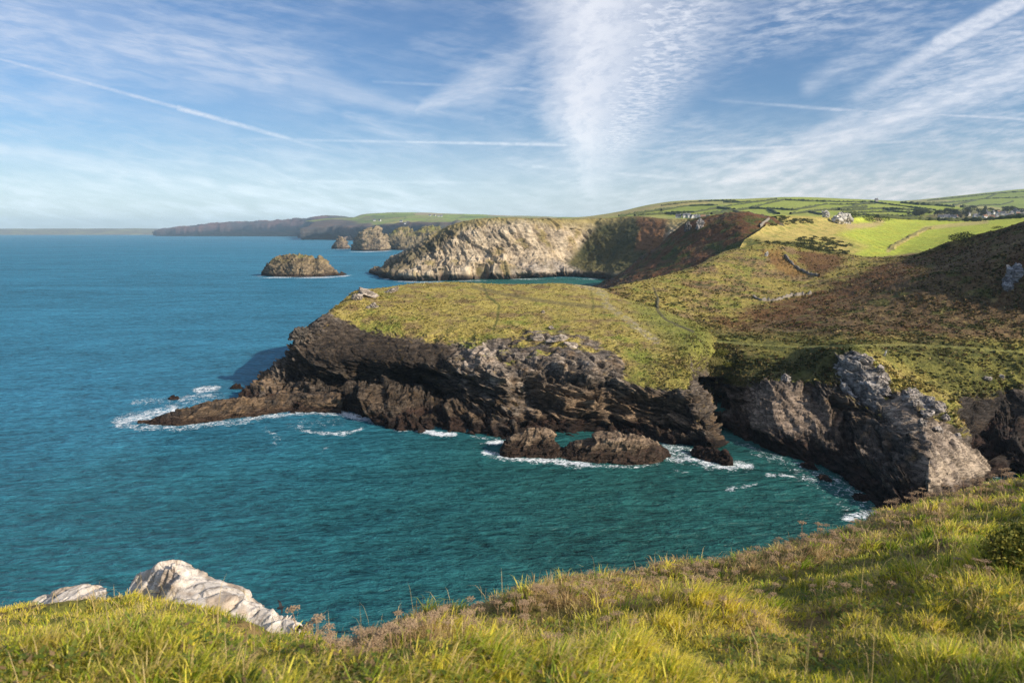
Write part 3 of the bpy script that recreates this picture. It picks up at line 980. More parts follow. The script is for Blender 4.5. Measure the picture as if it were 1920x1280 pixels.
def build_brown_ridge():
    c0 = rowP([(1090, 575, 560), (1130, 565, 540), (1180, 545, 530), (1240, 530, 520), (1290, 515, 510), (1340, 500, 505), (1390, 480, 500), (1440, 480, 495), (1500, 492, 500), (1560, 498, 520)])
    c1 = rowP([(1100, 552, 640), (1135, 541, 630), (1185, 517, 625), (1240, 494, 610), (1290, 471, 598), (1340, 450, 585), (1395, 432, 570), (1440, 442, 562), (1500, 476, 572), (1560, 486, 610)])
    c2 = rowP([(1110, 546, 720), (1140, 528, 715), (1185, 498, 700), (1235, 464, 690), (1265, 437, 680), (1315, 411, 665), (1385, 403, 640), (1440, 408, 630), (1500, 450, 650), (1560, 470, 690)])
    c3 = [p + np.array([12, 50, -8.]) for p in c2]
    c4 = [p + np.array([30, 170, -50.]) for p in c2]
    G, rp, cp = loft([c0, c1, c2, c3, c4], [50, 70, 12, 12], 40)
    n = normals(G)
    rd, cv, lo = rock_disp(G, 1.0, (.4, -.3, 1), 4, 8)
    gul = ridged(np.stack([G[..., 0] / 34 + G[..., 1] / 90, G[..., 1] / 160, G[..., 2] / 90], -1) + 2.2, 3)
    low = 1 - ss(G[..., 2], 6, 26)
    crag = np.maximum(low, ss(rp, 1.4, 1.9)[:, None] * (1 - ss(rp, 2.2, 2.5))[:, None] * ss(fbm(G / 30 + 4, 3), .0, .25))
    D = G + n * (rd * (.8 + 2.6 * crag) * .55 + gul * 2.6 + fbm(G / 12, 4) * 1.6)[..., None]
    u, v = proj(D)
    nz, nzf = fbm(D / 22, 4), fbm(D / 6, 3)
    c = mix(BRACKEN * .75, GRASS_D * .8, ss(nz + .3 * nzf, -.06, .22))
    red = np.array([.15, .068, .034])
    c = mix(c, red, ss(fbm(np.stack([D[..., 0] / 60, D[..., 1] / 60, D[..., 2] / 10], -1) + 7, 3), .02, .25) * .7)
    c = mix(c, GORSE, ss(fbm(D / 14 + 30, 3), .12, .32) * .7)
    rc = rock_colour(D, cv, lo, ROCK_M, ROCK_D, nzf)
    rock = crag * ss(nzf + .3 * nz, -.15, .2)
    c = mix(c, rc, rock)
    dry = 0 * poly_mask(u, v, [(1395, 400), (1470, 398), (1560, 408), (1560, 430), (1470, 425), (1420, 415)], 8)
    c = mix(c, mix(GORSE, GRASS_Y, ss(nz, 0, .2)), dry * .7)
    return structure(finish('brown_ridge', [(D, c, rock)], MAT_MID))


def build_far_cliff():
    W = [(696, 511), (715, 518), (742, 523), (775, 525), (810, 526), (850, 525), (900, 523), (950, 522), (1000, 520), (1050, 518), (1090, 519), (1130, 522), (1180, 528), (1240, 535), (1340, 550)]
    d0 = rowP([(u, v, 0) for u, v in W])
    d1 = rowP([(697, 509, -2), (718, 513, -5), (745, 515, -7), (778, 515, -8), (812, 515, -8), (852, 514, -8), (902, 511, -9), (950, 510, -9), (1000, 509, -9), (1050, 509, -7), (1092, 511, -6), (1130, 514, -6), (1180, 519, -7), (1240, 522, -9), (1340, 535, -9)])
    d2 = rowP([(700, 508, 1000), (727, 501, 965), (760, 495, 890), (795, 490, 882), (830, 488, 880), (865, 486, 884), (910, 480, 896), (955, 475, 906), (1000, 478, 920), (1045, 488, 935), (1092, 492, 960), (1130, 492, 935), (1180, 490, 885), (1240, 488, 830), (1340, 490, 790)])
    d3 = rowP([(710, 504, 1005), (750, 480, 985), (795, 458, 930), (830, 447, 922), (860, 441, 918), (890, 436, 918), (930, 430, 926), (970, 428, 932), (1010, 430, 948), (1055, 436, 968), (1095, 448, 1012), (1140, 450, 985), (1190, 445, 935), (1250, 445, 870), (1340, 448, 820)])
    d4 = rowP([(720, 500, 1010), (765, 470, 1008), (805, 446, 992), (835, 426, 976), (870, 416, 965), (905, 411, 960), (940, 409, 960), (980, 409, 965), (1020, 410, 970), (1065, 411, 990), (1110, 410, 1050), (1150, 409, 1050), (1200, 406, 1010), (1260, 411, 940), (1340, 412, 900)])
    d5 = [p + np.array([0, 150, 1.5]) for p in d4]
    d6 = [p + np.array([10, 420, -70.]) for p in d4]
    G, rp, cp = loft([shift(d0, 0, -2, -4), d0, d1, d2, d3, d4, d5, d6], [2, 26, 44, 54, 34, 10, 8], 36)
    n = normals(G)
    u, v = proj(G)
    amp = row_attr([1.6, 2.0, 3.0, 3.7, 3.3, 1.0, .5, .5], rp) + 0 * G[..., 0]
    rd, cv, lo = rock_disp(G, 1.0, (.85, -.2, .75), 6, 10)
    butt = ridged(np.stack([G[..., 0] / 38 + G[..., 2] / 70, G[..., 1] / 90, G[..., 2] / 130], -1) + 5.2, 3)
    cave = 16 * poly_mask(u, v, [(818, 526), (824, 506), (834, 496), (842, 506), (846, 526)], 3) + 18 * poly_mask(u, v, [(888, 524), (893, 500), (905, 492), (918, 500), (924, 524)], 4)
    hollow = poly_mask(u, v, [(1122, 420), (1060, 495), (1075, 520), (1250, 530), (1250, 410), (1190, 404)], 10)
    rk = ss(rp, 0, 2)[:, None] * 0 + (1 - ss(rp, 3.9, 4.9))[:, None]
    D = G + n * ((rd * amp * (1 - .6 * hollow) + butt * 4 * rk - cave) * ss(G[..., 2], -4, 2))[..., None]
    u, v = proj(D)
    n2 = normals(D)
    nz, nzf = fbm(D / 30, 4), fbm(D / 8, 3)
    light = mix(np.array([.60, .49, .34]), np.array([.48, .33, .16]), ss(nz, -.05, .4))
    c = rock_colour(D, cv, lo, light, np.array([.19, .15, .11]), nzf + .35)
    c = mix(c, GRASS_D * 1.2, ss(nz + .4 * nzf, .12, .4) * .5 * rk)
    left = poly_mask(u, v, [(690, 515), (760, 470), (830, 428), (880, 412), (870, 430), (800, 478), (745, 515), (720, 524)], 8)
    c = mix(c, mix(np.array([.10, .085, .04]), ROCK_D, ss(nzf, -.1, .3)), left * .8)  # left slope of the nose darkened in colour as its shaded side
    gr = 1 - ss(nzf * .5 + n2[..., 2] * -1, -.9, -.62)
    c = mix(c, np.array([.22, .18, .06]), (1 - rk) * .9)
    hc = mix(np.array([.085, .075, .028]), np.array([.05, .052, .02]), ss(nz, -.1, .3))
    hc = mix(hc, np.array([.17, .085, .036]), poly_mask(u + 8 * nz, v + 4 * nzf, [(1192, 404), (1262, 408), (1275, 440), (1225, 470), (1190, 470), (1200, 430)], 5))
    c = mix(c, hc, hollow * ss(v, 525, 505))  # olive growth of the hollow with its shade painted into the colour
    sc = poly_mask(u + 10 * nz, v, [(960, 500), (1040, 488), (1085, 505), (1120, 525), (960, 525)], 6)
    c = mix(c, mix(ROCK_L, ROCK_M, ss(nzf, -.2, .2)), sc * .7)
    w = 1 - ss(D[..., 2] + nz * 5, 5, 9)
    c = mix(c, mix(WEED * 1.8, ROCK_D, ss(nzf, -.2, .2)), w * .85)
    rock = np.clip(rk - .7 * hollow, 0, 1)
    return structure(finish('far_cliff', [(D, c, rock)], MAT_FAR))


def patchwork(D, size, seed=0):
    """Field colours by cells."""
    q = np.stack([(D[..., 0] + 25 * fbm(D / (size * 1.5), 2)) / size, (D[..., 1]) / (size * 2.2), 0 * D[..., 0] + .5 + seed], -1)
    cv, cb = cells(q, .7)
    pal = np.array([[.17, .22, .045], [.24, .27, .06], [.13, .18, .04], [.27, .26, .08], [.20, .25, .04], [.33, .27, .14], [.22, .28, .05]])
    return pal[(cv * len(pal)).astype(int) % len(pal)], cb


def build_inland_hills():
    f0 = rowP([(1000, 425, 1250), (1080, 424, 1250), (1150, 424, 1250), (1220, 424, 1250), (1290, 424, 1250), (1380, 424, 1250), (1470, 424, 1250), (1560, 424, 1250), (1650, 424, 1250), (1740, 424, 1250), (1840, 420, 1250), (1960, 416, 1250), (2150, 410, 1250)])
    f1 = rowP([(1000, 413, 1500), (1080, 412, 1500), (1150, 411, 1500), (1220, 410, 1450), (1290, 410, 1400), (1380, 408, 1400), (1470, 406, 1400), (1560, 405, 1400), (1650, 405, 1400), (1740, 406, 1400), (1840, 406, 1450), (1960, 402, 1500), (2150, 392, 1500)])
    f2 = rowP([(1000, 412, 2000), (1080, 410, 2000), (1150, 405, 1900), (1220, 398, 1850), (1290, 395, 1800), (1380, 391, 1750), (1470, 389, 1750), (1560, 389, 1750), (1650, 391, 1750), (1740, 395, 1700), (1840, 398, 1700), (1960, 392, 1750), (2150, 378, 1800)])
    f3 = rowP([(1000, 411, 2800), (1080, 408, 2700), (1150, 399, 2600), (1220, 384, 2500), (1290, 376, 2450), (1380, 374, 2400), (1470, 370.5, 2350), (1560, 374, 2350), (1650, 377, 2300), (1740, 386, 2200), (1840, 394, 2100), (1960, 388, 2100), (2150, 374, 2100)])
    f4 = [p + np.array([0, 600, -60.]) for p in f3]
    G, rp, cp = loft([f0, f1, f2, f3, f4], [14, 40, 60, 6], 34)
    D = G.copy()
    D[..., 2] += fbm(G / 160, 3) * 3
    u, v = proj(D)
    nz, nzf = fbm(D / 60, 4), fbm(D / 18, 3)
    c, cb = patchwork(D, 115)
    c = mix(c, FIELD * .85, .55 + 0 * nz)
    c = c * (1 + .18 * nz)[..., None]
    brown = poly_mask(u + 12 * nz, v + 3 * nzf, [(1050, 412), (1140, 400), (1240, 380), (1330, 374), (1330, 380), (1250, 390), (1180, 402), (1100, 414)], 4)
    c = mix(c, np.array([.36, .25, .13]), brown * .6)
    heath = poly_mask(u + 14 * nz, v + 3 * nzf, [(1730, 408), (1760, 398), (1800, 393), (1840, 392), (1880, 396), (1960, 388), (2200, 372), (2200, 420), (1730, 416)], 4)
    c = mix(c, np.array([.12, .095, .05]), heath * .8)
    a = (D, c, np.zeros(G.shape[:2]))
    # the hill behind, on the right
    h0 = rowP([(1640, 392, 2500), (1720, 392, 2500), (1800, 396, 2500), (1880, 396, 2500), (1980, 392, 2500), (2200, 380, 2500)])
    h1 = rowP([(1650, 384, 3000), (1730, 382, 3000), (1800, 380, 3000), (1880, 377, 3000), (1980, 372, 3000), (2200, 358, 3000)])
    h2 = rowP([(1660, 379, 3600), (1740, 373, 3600), (1800, 367, 3600), (1880, 358, 3600), (1980, 349, 3600), (2200, 335, 3600)])
    h3 = [p + np.array([0, 800, -80.]) for p in h2]
    G, rp, cp = loft([h0, h1, h2, h3], [30, 40, 4], 40)
    D = G.copy()
    D[..., 2] += fbm(G / 200, 3) * 3
    nz = fbm(D / 60, 4)
    c, cb = patchwork(D, 170, 3)
    c = mix(c, FIELD * .75, .4 + 0 * nz) * (1 + .2 * nz)[..., None]
    return structure(finish('inland_hills', [a, (D, c, np.zeros(G.shape[:2]))], MAT_FAR))


def build_coasts():
    # green coast behind the sea stacks
    g0 = rowP([(560, 446, 0), (610, 446, 0), (650, 448, 0), (700, 449, 0), (760, 450, 0), (840, 450, 0), (940, 450, 0), (1050, 450, 0), (1180, 450, 0)])
    g1 = rowP([(565, 437, 4700), (615, 432, 4700), (655, 432, 4500), (705, 428, 4200), (765, 425, 4000), (842, 424, 3900), (940, 424, 3900), (1050, 424, 3900), (1180, 424, 3900)])
    g2 = rowP([(590, 418, 5400), (630, 413, 5400), (665, 413, 5200), (712, 411, 5000), (770, 411, 4800), (845, 411, 4800), (940, 412, 4800), (1050, 413, 4800), (1180, 412, 4800)])
    g3 = rowP([(580, 415, 6200), (628, 410, 6200), (665, 409, 6200), (690, 401.5, 6200), (760, 399, 6200), (850, 401, 6200), (940, 404.5, 6200), (1050, 408, 6200), (1180, 410, 6200)])
    g4 = [p + np.array([0, 1500, -120.]) for p in g3]
    G, rp, cp = loft([shift(g0, 0, -20, -8), g0, g1, g2, g3, g4], [2, 24, 30, 30, 4], 36)
    n = normals(G)
    cl = (1 - ss(rp, 1.8, 2.6))[:, None]
    D = G + n * (ridged(G / 260, 4) * 45 * cl + fbm(G / 300, 3) * 10)[..., None]
    u, v = proj(D)
    nz, nzf = fbm(D / 200, 4), fbm(D / 60, 3)
    f, cb = patchwork(D, 190, 5)
    f = mix(f, np.array([.10, .12, .05]), (1 - ss(cb, .03, .07)) * .7)
    f = mix(f, np.array([.26, .19, .12]), ss(nz, .05, .3) * .6)
    k = mix(np.array([.13, .095, .08]), np.array([.08, .075, .075]), ss(nz + nzf * .5, -.1, .2))
    veg = ss(rp[:, None] + .5 * nz - 1.1 * ss(u, 720, 620), 2.0, 2.35)
    a = (D, mix(k, f, veg), 1 - veg)
    # the purple-brown headland
    p0 = rowP([(288, 441.6, 0), (330, 442, 0), (390, 442, 0), (450, 442, 0), (510, 442.5, 0), (570, 443, 0), (620, 444, 0), (680, 445, 0)])
    p1 = rowP([(292, 439, 8100), (335, 434, 8000), (395, 431, 7900), (450, 429, 7800), (510, 427, 7600), (565, 426, 7300), (612, 425, 6800), (680, 428, 6500)])
    p2 = rowP([(296, 438, 8200), (340, 430, 8300), (400, 423, 8300), (455, 420, 8300), (515, 418.5, 8200), (565, 414, 7800), (612, 406.5, 7500), (690, 414, 7500)])
    p3 = [p + np.array([0, 900, -60.]) for p in p2]
    G, rp, cp = loft([shift(p0, 0, -40, -8), p0, p1, p2, p3], [2, 24, 20, 4], 40)
    n = normals(G)
    D = G + n * (ridged(G / 420, 4) * 60 * (1 - ss(rp, 2.5, 3.2))[:, None])[..., None]
    nz = fbm(D / 260, 4)
    k = mix(np.array([.14, .085, .085]), np.array([.075, .07, .08]), ss(nz, -.1, .2))
    k = mix(k, np.array([.17, .17, .07]), (ss(rp, 2.6, 3.0)[:, None] + 0 * nz) * .8)
    b = (D, k, np.ones(G.shape[:2]) * .6)
    # the farthest coast on the horizon
    q0 = rowP([(u, 440.4, 0) for u in range(-400, 521, 92)])
    tops = [430, 429.5, 429, 428.5, 428.5, 429, 428.5, 428.5, 429, 429, 431]
    q1 = rowP([(u, t, 12500) for u, t in zip(range(-400, 521, 92), tops)])
    q2 = [p + np.array([0, 1500, -100.]) for p in q1]
    G, rp, cp = loft([shift(q0, 0, -40, -8), q0, q1, q2], [2, 14, 4], 40)
    D = G.copy()
    D[..., 2] += fbm(G / 500, 4) * 14 * ss(rp, 1, 2)[:, None]
    nz = fbm(D / 220, 4)
    k = mix(np.array([.16, .14, .10]), np.array([.24, .23, .11]), ss(nz, -.1, .2))
    cc = (D, k, np.zeros(G.shape[:2]))
    return structure(finish('distant_coast', [a, b, cc], MAT_DIST))


headland = build_headland()
mainland, MAIN = build_mainland()
build_fields()
build_brown_ridge()
build_far_cliff()
inland = build_inland_hills()
build_coasts()


# ------------------------------------------------------------------ rocks in the sea
def sea_rock(name, label, cat, crest, base, thick, amp, th, block, light, dark, mat, green=0.0, nc=22, tide=2.0, group=None, bed=(-.4, -.3, 1)):
    """A rock standing in the water: crest and waterline are its outline, THICK its depth front to back in metres."""
    cr = []
    f0 = rowP([(u, v, 0) for u, v in base])
    k = len(crest)
    for i, (u, v) in enumerate(crest):
        d = f0[i][1]
        prof = sin(pi * (i + .35) / (k - .3))
        cr.append(P(u, v, d + thick * (.12 + .3 * prof)))
        if cr[-1][2] < .3:
            cr[-1][2] = .3
    mid = []
    for a, b in zip(f0, cr):
        m = a * .55 + b * .45
        m[1] = a[1] + (b[1] - a[1]) * .30
        m[2] = b[2] * .55
        mid.append(m)
    bm = [np.array([p[0], p[1] + thick * .25, p[2] * .72]) for p in cr]
    bk = [np.array([p[0], p[1] + thick * .5, -1.5]) for p in cr]
    fr = [np.array([p[0], p[1] - thick * .04, -2.0]) for p in f0]
    H = max(p[2] for p in cr)
    G, rp, cp = loft([fr, f0, mid, cr, bm, bk], [3, 18, 18, 10, 12], nc)
    n = normals(G)
    rd, cv, lo = rock_disp(G, amp, bed, th, block)
    edge = np.minimum(cp, cp.max() - cp)[None, :]
    D = G + n * (rd * ss(G[..., 2], -2.2, H * .15) * (.35 + .65 * ss(edge, 0, .8)))[..., None]
    # close the two ends under water
    D[:, 0, 2] = np.minimum(D[:, 0, 2], -1.5)
    D[:, -1, 2] = np.minimum(D[:, -1, 2], -1.5)
    nz, nzf = fbm(D / (block * 1.6), 4), fbm(D / (block * .5), 3)
    c = rock_colour(D, cv, lo, light, dark, nzf + .2 * nz + .1)
    if green:
        n2 = normals(D)
        c = mix(c, mix(GRASS_Y * .8, GRASS_G * .8, ss(nz, -.1, .3)), ss(n2[..., 2] + .5 * nz, .45, .8) * ss(D[..., 2], H * .4, H * .8) * green)
    w = 1 - ss(D[..., 2] + nz * tide * .7, tide * .8, tide * 1.5)
    c = mix(c, mix(WEED, WET, ss(nzf, -.2, .2)), w * .9)
    org = P(*[crest[k // 2][0], base[k // 2][1], 0])
    V = D.reshape(-1, 3)
    o = link_mesh(name, V, grid_faces(*D.shape[:2]), mat, col=c.reshape(-1, 3), attrs={'rock': np.ones(len(V))}, smooth=True, origin=org)
    return tag(o, label, cat, group)


sea_rock('sea_islet', 'broad brown rock islet with green-tinged twin humps alone in open water', 'islet',
         [(490, 515), (503, 492), (515, 482), (535, 477), (552, 476), (572, 480), (590, 488), (600, 482), (612, 488), (623, 508), (646, 515)],
         [(490, 516.5), (503, 518), (515, 518.5), (535, 519), (552, 519.5), (572, 519.5), (590, 519), (600, 519), (612, 518), (623, 517.5), (646, 516.5)],
         60, 3.2, 3.5, 6.5, np.array([.36, .27, .16]), np.array([.08, .062, .045]), MAT_FAR, .5, tide=3.2)
sea_rock('sea_stack', 'tall pyramid sea stack with pale sunlit face beyond the cliff nose', 'sea stack',
         [(658, 468), (666, 450), (674, 438), (682, 430), (690, 427), (698, 428), (704, 426), (713, 430), (722, 442), (727, 458), (731, 468)],
         [(658, 469.5), (666, 470), (674, 470.3), (682, 470.5), (690, 470.5), (698, 470.5), (704, 470.5), (713, 470.5), (722, 470), (727, 469.5), (731, 469)],
         95, 6, 9, 14, np.array([.46, .36, .22]), np.array([.13, .10, .075]), MAT_FAR, .25, tide=4)
sea_rock('sea_stack', 'small cone sea stack left of the tall pyramid stack', 'sea stack',
         [(621, 466), (627, 456), (633, 448), (638, 443), (643, 445), (648, 451), (653, 460), (656, 466)],
         [(621, 466.4), (627, 466.7), (633, 467), (638, 467), (643, 467), (648, 466.8), (653, 466.6), (656, 466.3)],
         60, 4, 6, 10, np.array([.34, .26, .17]), np.array([.11, .085, .07]), MAT_FAR, .3, tide=4)
sea_rock('sea_stack', 'hazy low rock tip just behind the small cone stack', 'sea stack',
         [(640, 450), (648, 444), (654, 442), (659, 447), (661, 450)], [(640, 451), (648, 451), (654, 451), (659, 451), (661, 451)],
         110, 7, 12, 20, np.array([.34, .24, .17]), np.array([.12, .09, .07]), MAT_FAR, tide=5)
o = sea_rock('stack_cliff', 'shaded cliff wall with cave just right of the pyramid stack', 'cliff',
             [(724, 466), (730, 446), (740, 432), (756, 428), (775, 430), (795, 427), (820, 426), (860, 425)],
             [(724, 468), (730, 468), (740, 468.5), (756, 469), (775, 469), (795, 469), (820, 469), (860, 469)],
             420, 12, 9, 26, np.array([.36, .28, .16]), np.array([.10, .085, .055]), MAT_FAR, .8, tide=5)
o['kind'] = 'structure'
for _k in ('label', 'category'):
    del o[_k]
sea_rock('tidal_rock', 'peaked dark brown rock with foam at its foot in the cove', 'rock',
         [(936, 850), (945, 832), (962, 815), (982, 806), (1005, 803), (1025, 806), (1040, 820), (1050, 838), (1058, 852)],
         [(936, 853), (945, 857), (962, 858), (982, 858), (1005, 858), (1025, 859), (1040, 860), (1050, 859), (1058, 857)],
         12, .8, .9, 2.6, np.array([.42, .30, .19]), np.array([.12, .085, .06]), MAT_LAND, tide=3.3)
sea_rock('tidal_rock', 'long flat topped rock with pale cap beside the peaked one', 'rock',
         [(1050, 852), (1065, 836), (1085, 826), (1110, 820), (1135, 814), (1160, 813), (1190, 817), (1218, 824), (1240, 836), (1250, 846), (1258, 856)],
         [(1050, 858), (1065, 861), (1085, 864), (1110, 867), (1135, 869), (1160, 871), (1190, 872), (1218, 870), (1240, 864), (1250, 861), (1258, 857)],
         15, .8, .9, 2.8, np.array([.42, .30, .19]), np.array([.12, .085, .06]), MAT_LAND, tide=3.0)
sea_rock('tidal_rock', 'low jagged black reddish rock in foam off the headland corner', 'rock',
         [(1296, 852), (1306, 847), (1322, 843), (1340, 841), (1347, 846), (1354, 852), (1361, 848), (1367, 856), (1373, 870)],
         [(1296, 854), (1306, 858), (1322, 863), (1340, 867), (1347, 869), (1354, 871), (1361, 872), (1367, 873), (1373, 872)],
         8, .7, .7, 1.4, np.array([.09, .05, .035]), np.array([.03, .018, .014]), MAT_LAND, tide=2.4)
for cr, bs, lab in (
        ([(315, 748), (322, 744), (330, 743), (336, 748)], [(315, 749), (322, 750), (330, 750), (336, 749)], 'tiny reddish rock awash in foam behind the low rock tongue'),
        ([(432, 728), (440, 722), (448, 721), (455, 727)], [(432, 729), (440, 730), (448, 730), (455, 729)], 'small black rock awash near the headland back shore'),
        ([(1536, 897), (1544, 892), (1552, 894), (1560, 902)], [(1536, 899), (1544, 901), (1552, 903), (1560, 904)], 'small black rock in swirling water below the shaded cliff'),
        ([(1502, 874), (1512, 868), (1524, 870), (1535, 880)], [(1502, 876), (1512, 879), (1524, 882), (1535, 883)], 'low black ledge rock at the foot of the shaded cliff'),
        ([(1600, 934), (1610, 928), (1620, 929), (1630, 936)], [(1600, 936), (1610, 938), (1620, 939), (1630, 938)], 'small dark rock among foam in the inner cove corner')):
    sea_rock('tidal_rock', lab, 'rock', cr, bs, 4, .5, .6, 1.1, np.array([.08, .05, .035]), np.array([.025, .018, .015]), MAT_LAND, tide=1.5, nc=14)


# ------------------------------------------------------------------ the sea
def water_mat():
    m, t, b, out = new_mat('sea_water')
    geo = t.nodes.new('ShaderNodeNewGeometry')
    pos = geo.outputs['Position']
    foam = attr(t, 'foam', True)
    col = attr(t, 'Col')
    mp = t.nodes.new('ShaderNodeMapping')
    mp.inputs['Rotation'].default_value = (0, 0, radians(-24))
    mp.inputs['Scale'].default_value = (0.42, 1.0, 1.0)
    t.links.new(pos, mp.inputs[0])
    w1 = tex_noise(mp.outputs[0], 0.42, 5, 0.62, 0.5)
    w2 = tex_noise(mp.outputs[0], 0.075, 4, 0.6, 0.3)
    mp2 = t.nodes.new('ShaderNodeMapping')
    mp2.inputs['Rotation'].default_value = (0, 0, radians(-12))
    mp2.inputs['Scale'].default_value = (0.22, 1.0, 1.0)
    t.links.new(pos, mp2.inputs[0])
    w3 = tex_noise(mp2.outputs[0], 0.016, 5, 0.62, 0.3)
    w5 = tex_noise(mp.outputs[0], 1.1, 3, 0.6, 0.3)
    w4 = tex_noise(pos, 0.0022, 3, 0.6)
    f1 = tex_noise(pos, 0.55, 6, 0.7, 1.2)
    f2 = tex_noise(pos, 2.4, 3, 0.65, 0.4)
    fm = sstep(foam * 1.0 + (f1 - 0.5) * 2.6 + (f2 - 0.5) * 1.2, 0.46, 1.0) * sstep(foam, 0.02, 0.3)
    v = (1.0 + (w3 - 0.5) * 1.0 + (w4 - 0.5) * 0.5 + (w2 - 0.5) * 1.0 + (w1 - 0.5) * 1.7 + (w5 - 0.5) * 1.5).max(0.2)
    base = mixc(1.0, col, vec(v, v, v), 'MULTIPLY')
    cc = mixc(fm * 0.95, base, (0.82, 0.85, 0.86))
    t.links.new(cc, b.inputs['Base Color'])
    bp = t.nodes.new('ShaderNodeBump')
    bp.inputs['Strength'].default_value = 0.9
    bp.inputs['Distance'].default_value = 1.0
    h = w1 * 2.2 + w2 * 4.4 + w5 * 0.8
    t.links.new(h.s, bp.inputs['Height'])
    t.nodes.remove(b)
    df = t.nodes.new('ShaderNodeBsdfDiffuse')
    t.links.new(cc, df.inputs['Color'])
    t.links.new(bp.outputs[0], df.inputs['Normal'])
    gl = t.nodes.new('ShaderNodeBsdfGlossy')
    gl.inputs['Roughness'].default_value = 0.22
    t.links.new(bp.outputs[0], gl.inputs['Normal'])
    fr = t.nodes.new('ShaderNodeFresnel')
    fr.inputs['IOR'].default_value = 1.33
    t.links.new(bp.outputs[0], fr.inputs['Normal'])
    # a wind-roughened surface never mirrors the horizon fully
    k = (S(fr.outputs[0]) * 0.45).min(0.15) * (1.0 - fm)
    mx = t.nodes.new('ShaderNodeMixShader')
    t.links.new(k.s, mx.inputs[0])
    t.links.new(df.outputs[0], mx.inputs[1])
    t.links.new(gl.outputs[0], mx.inputs[2])
    t.links.new(mx.outputs[0], out.inputs['Surface'])
    return m


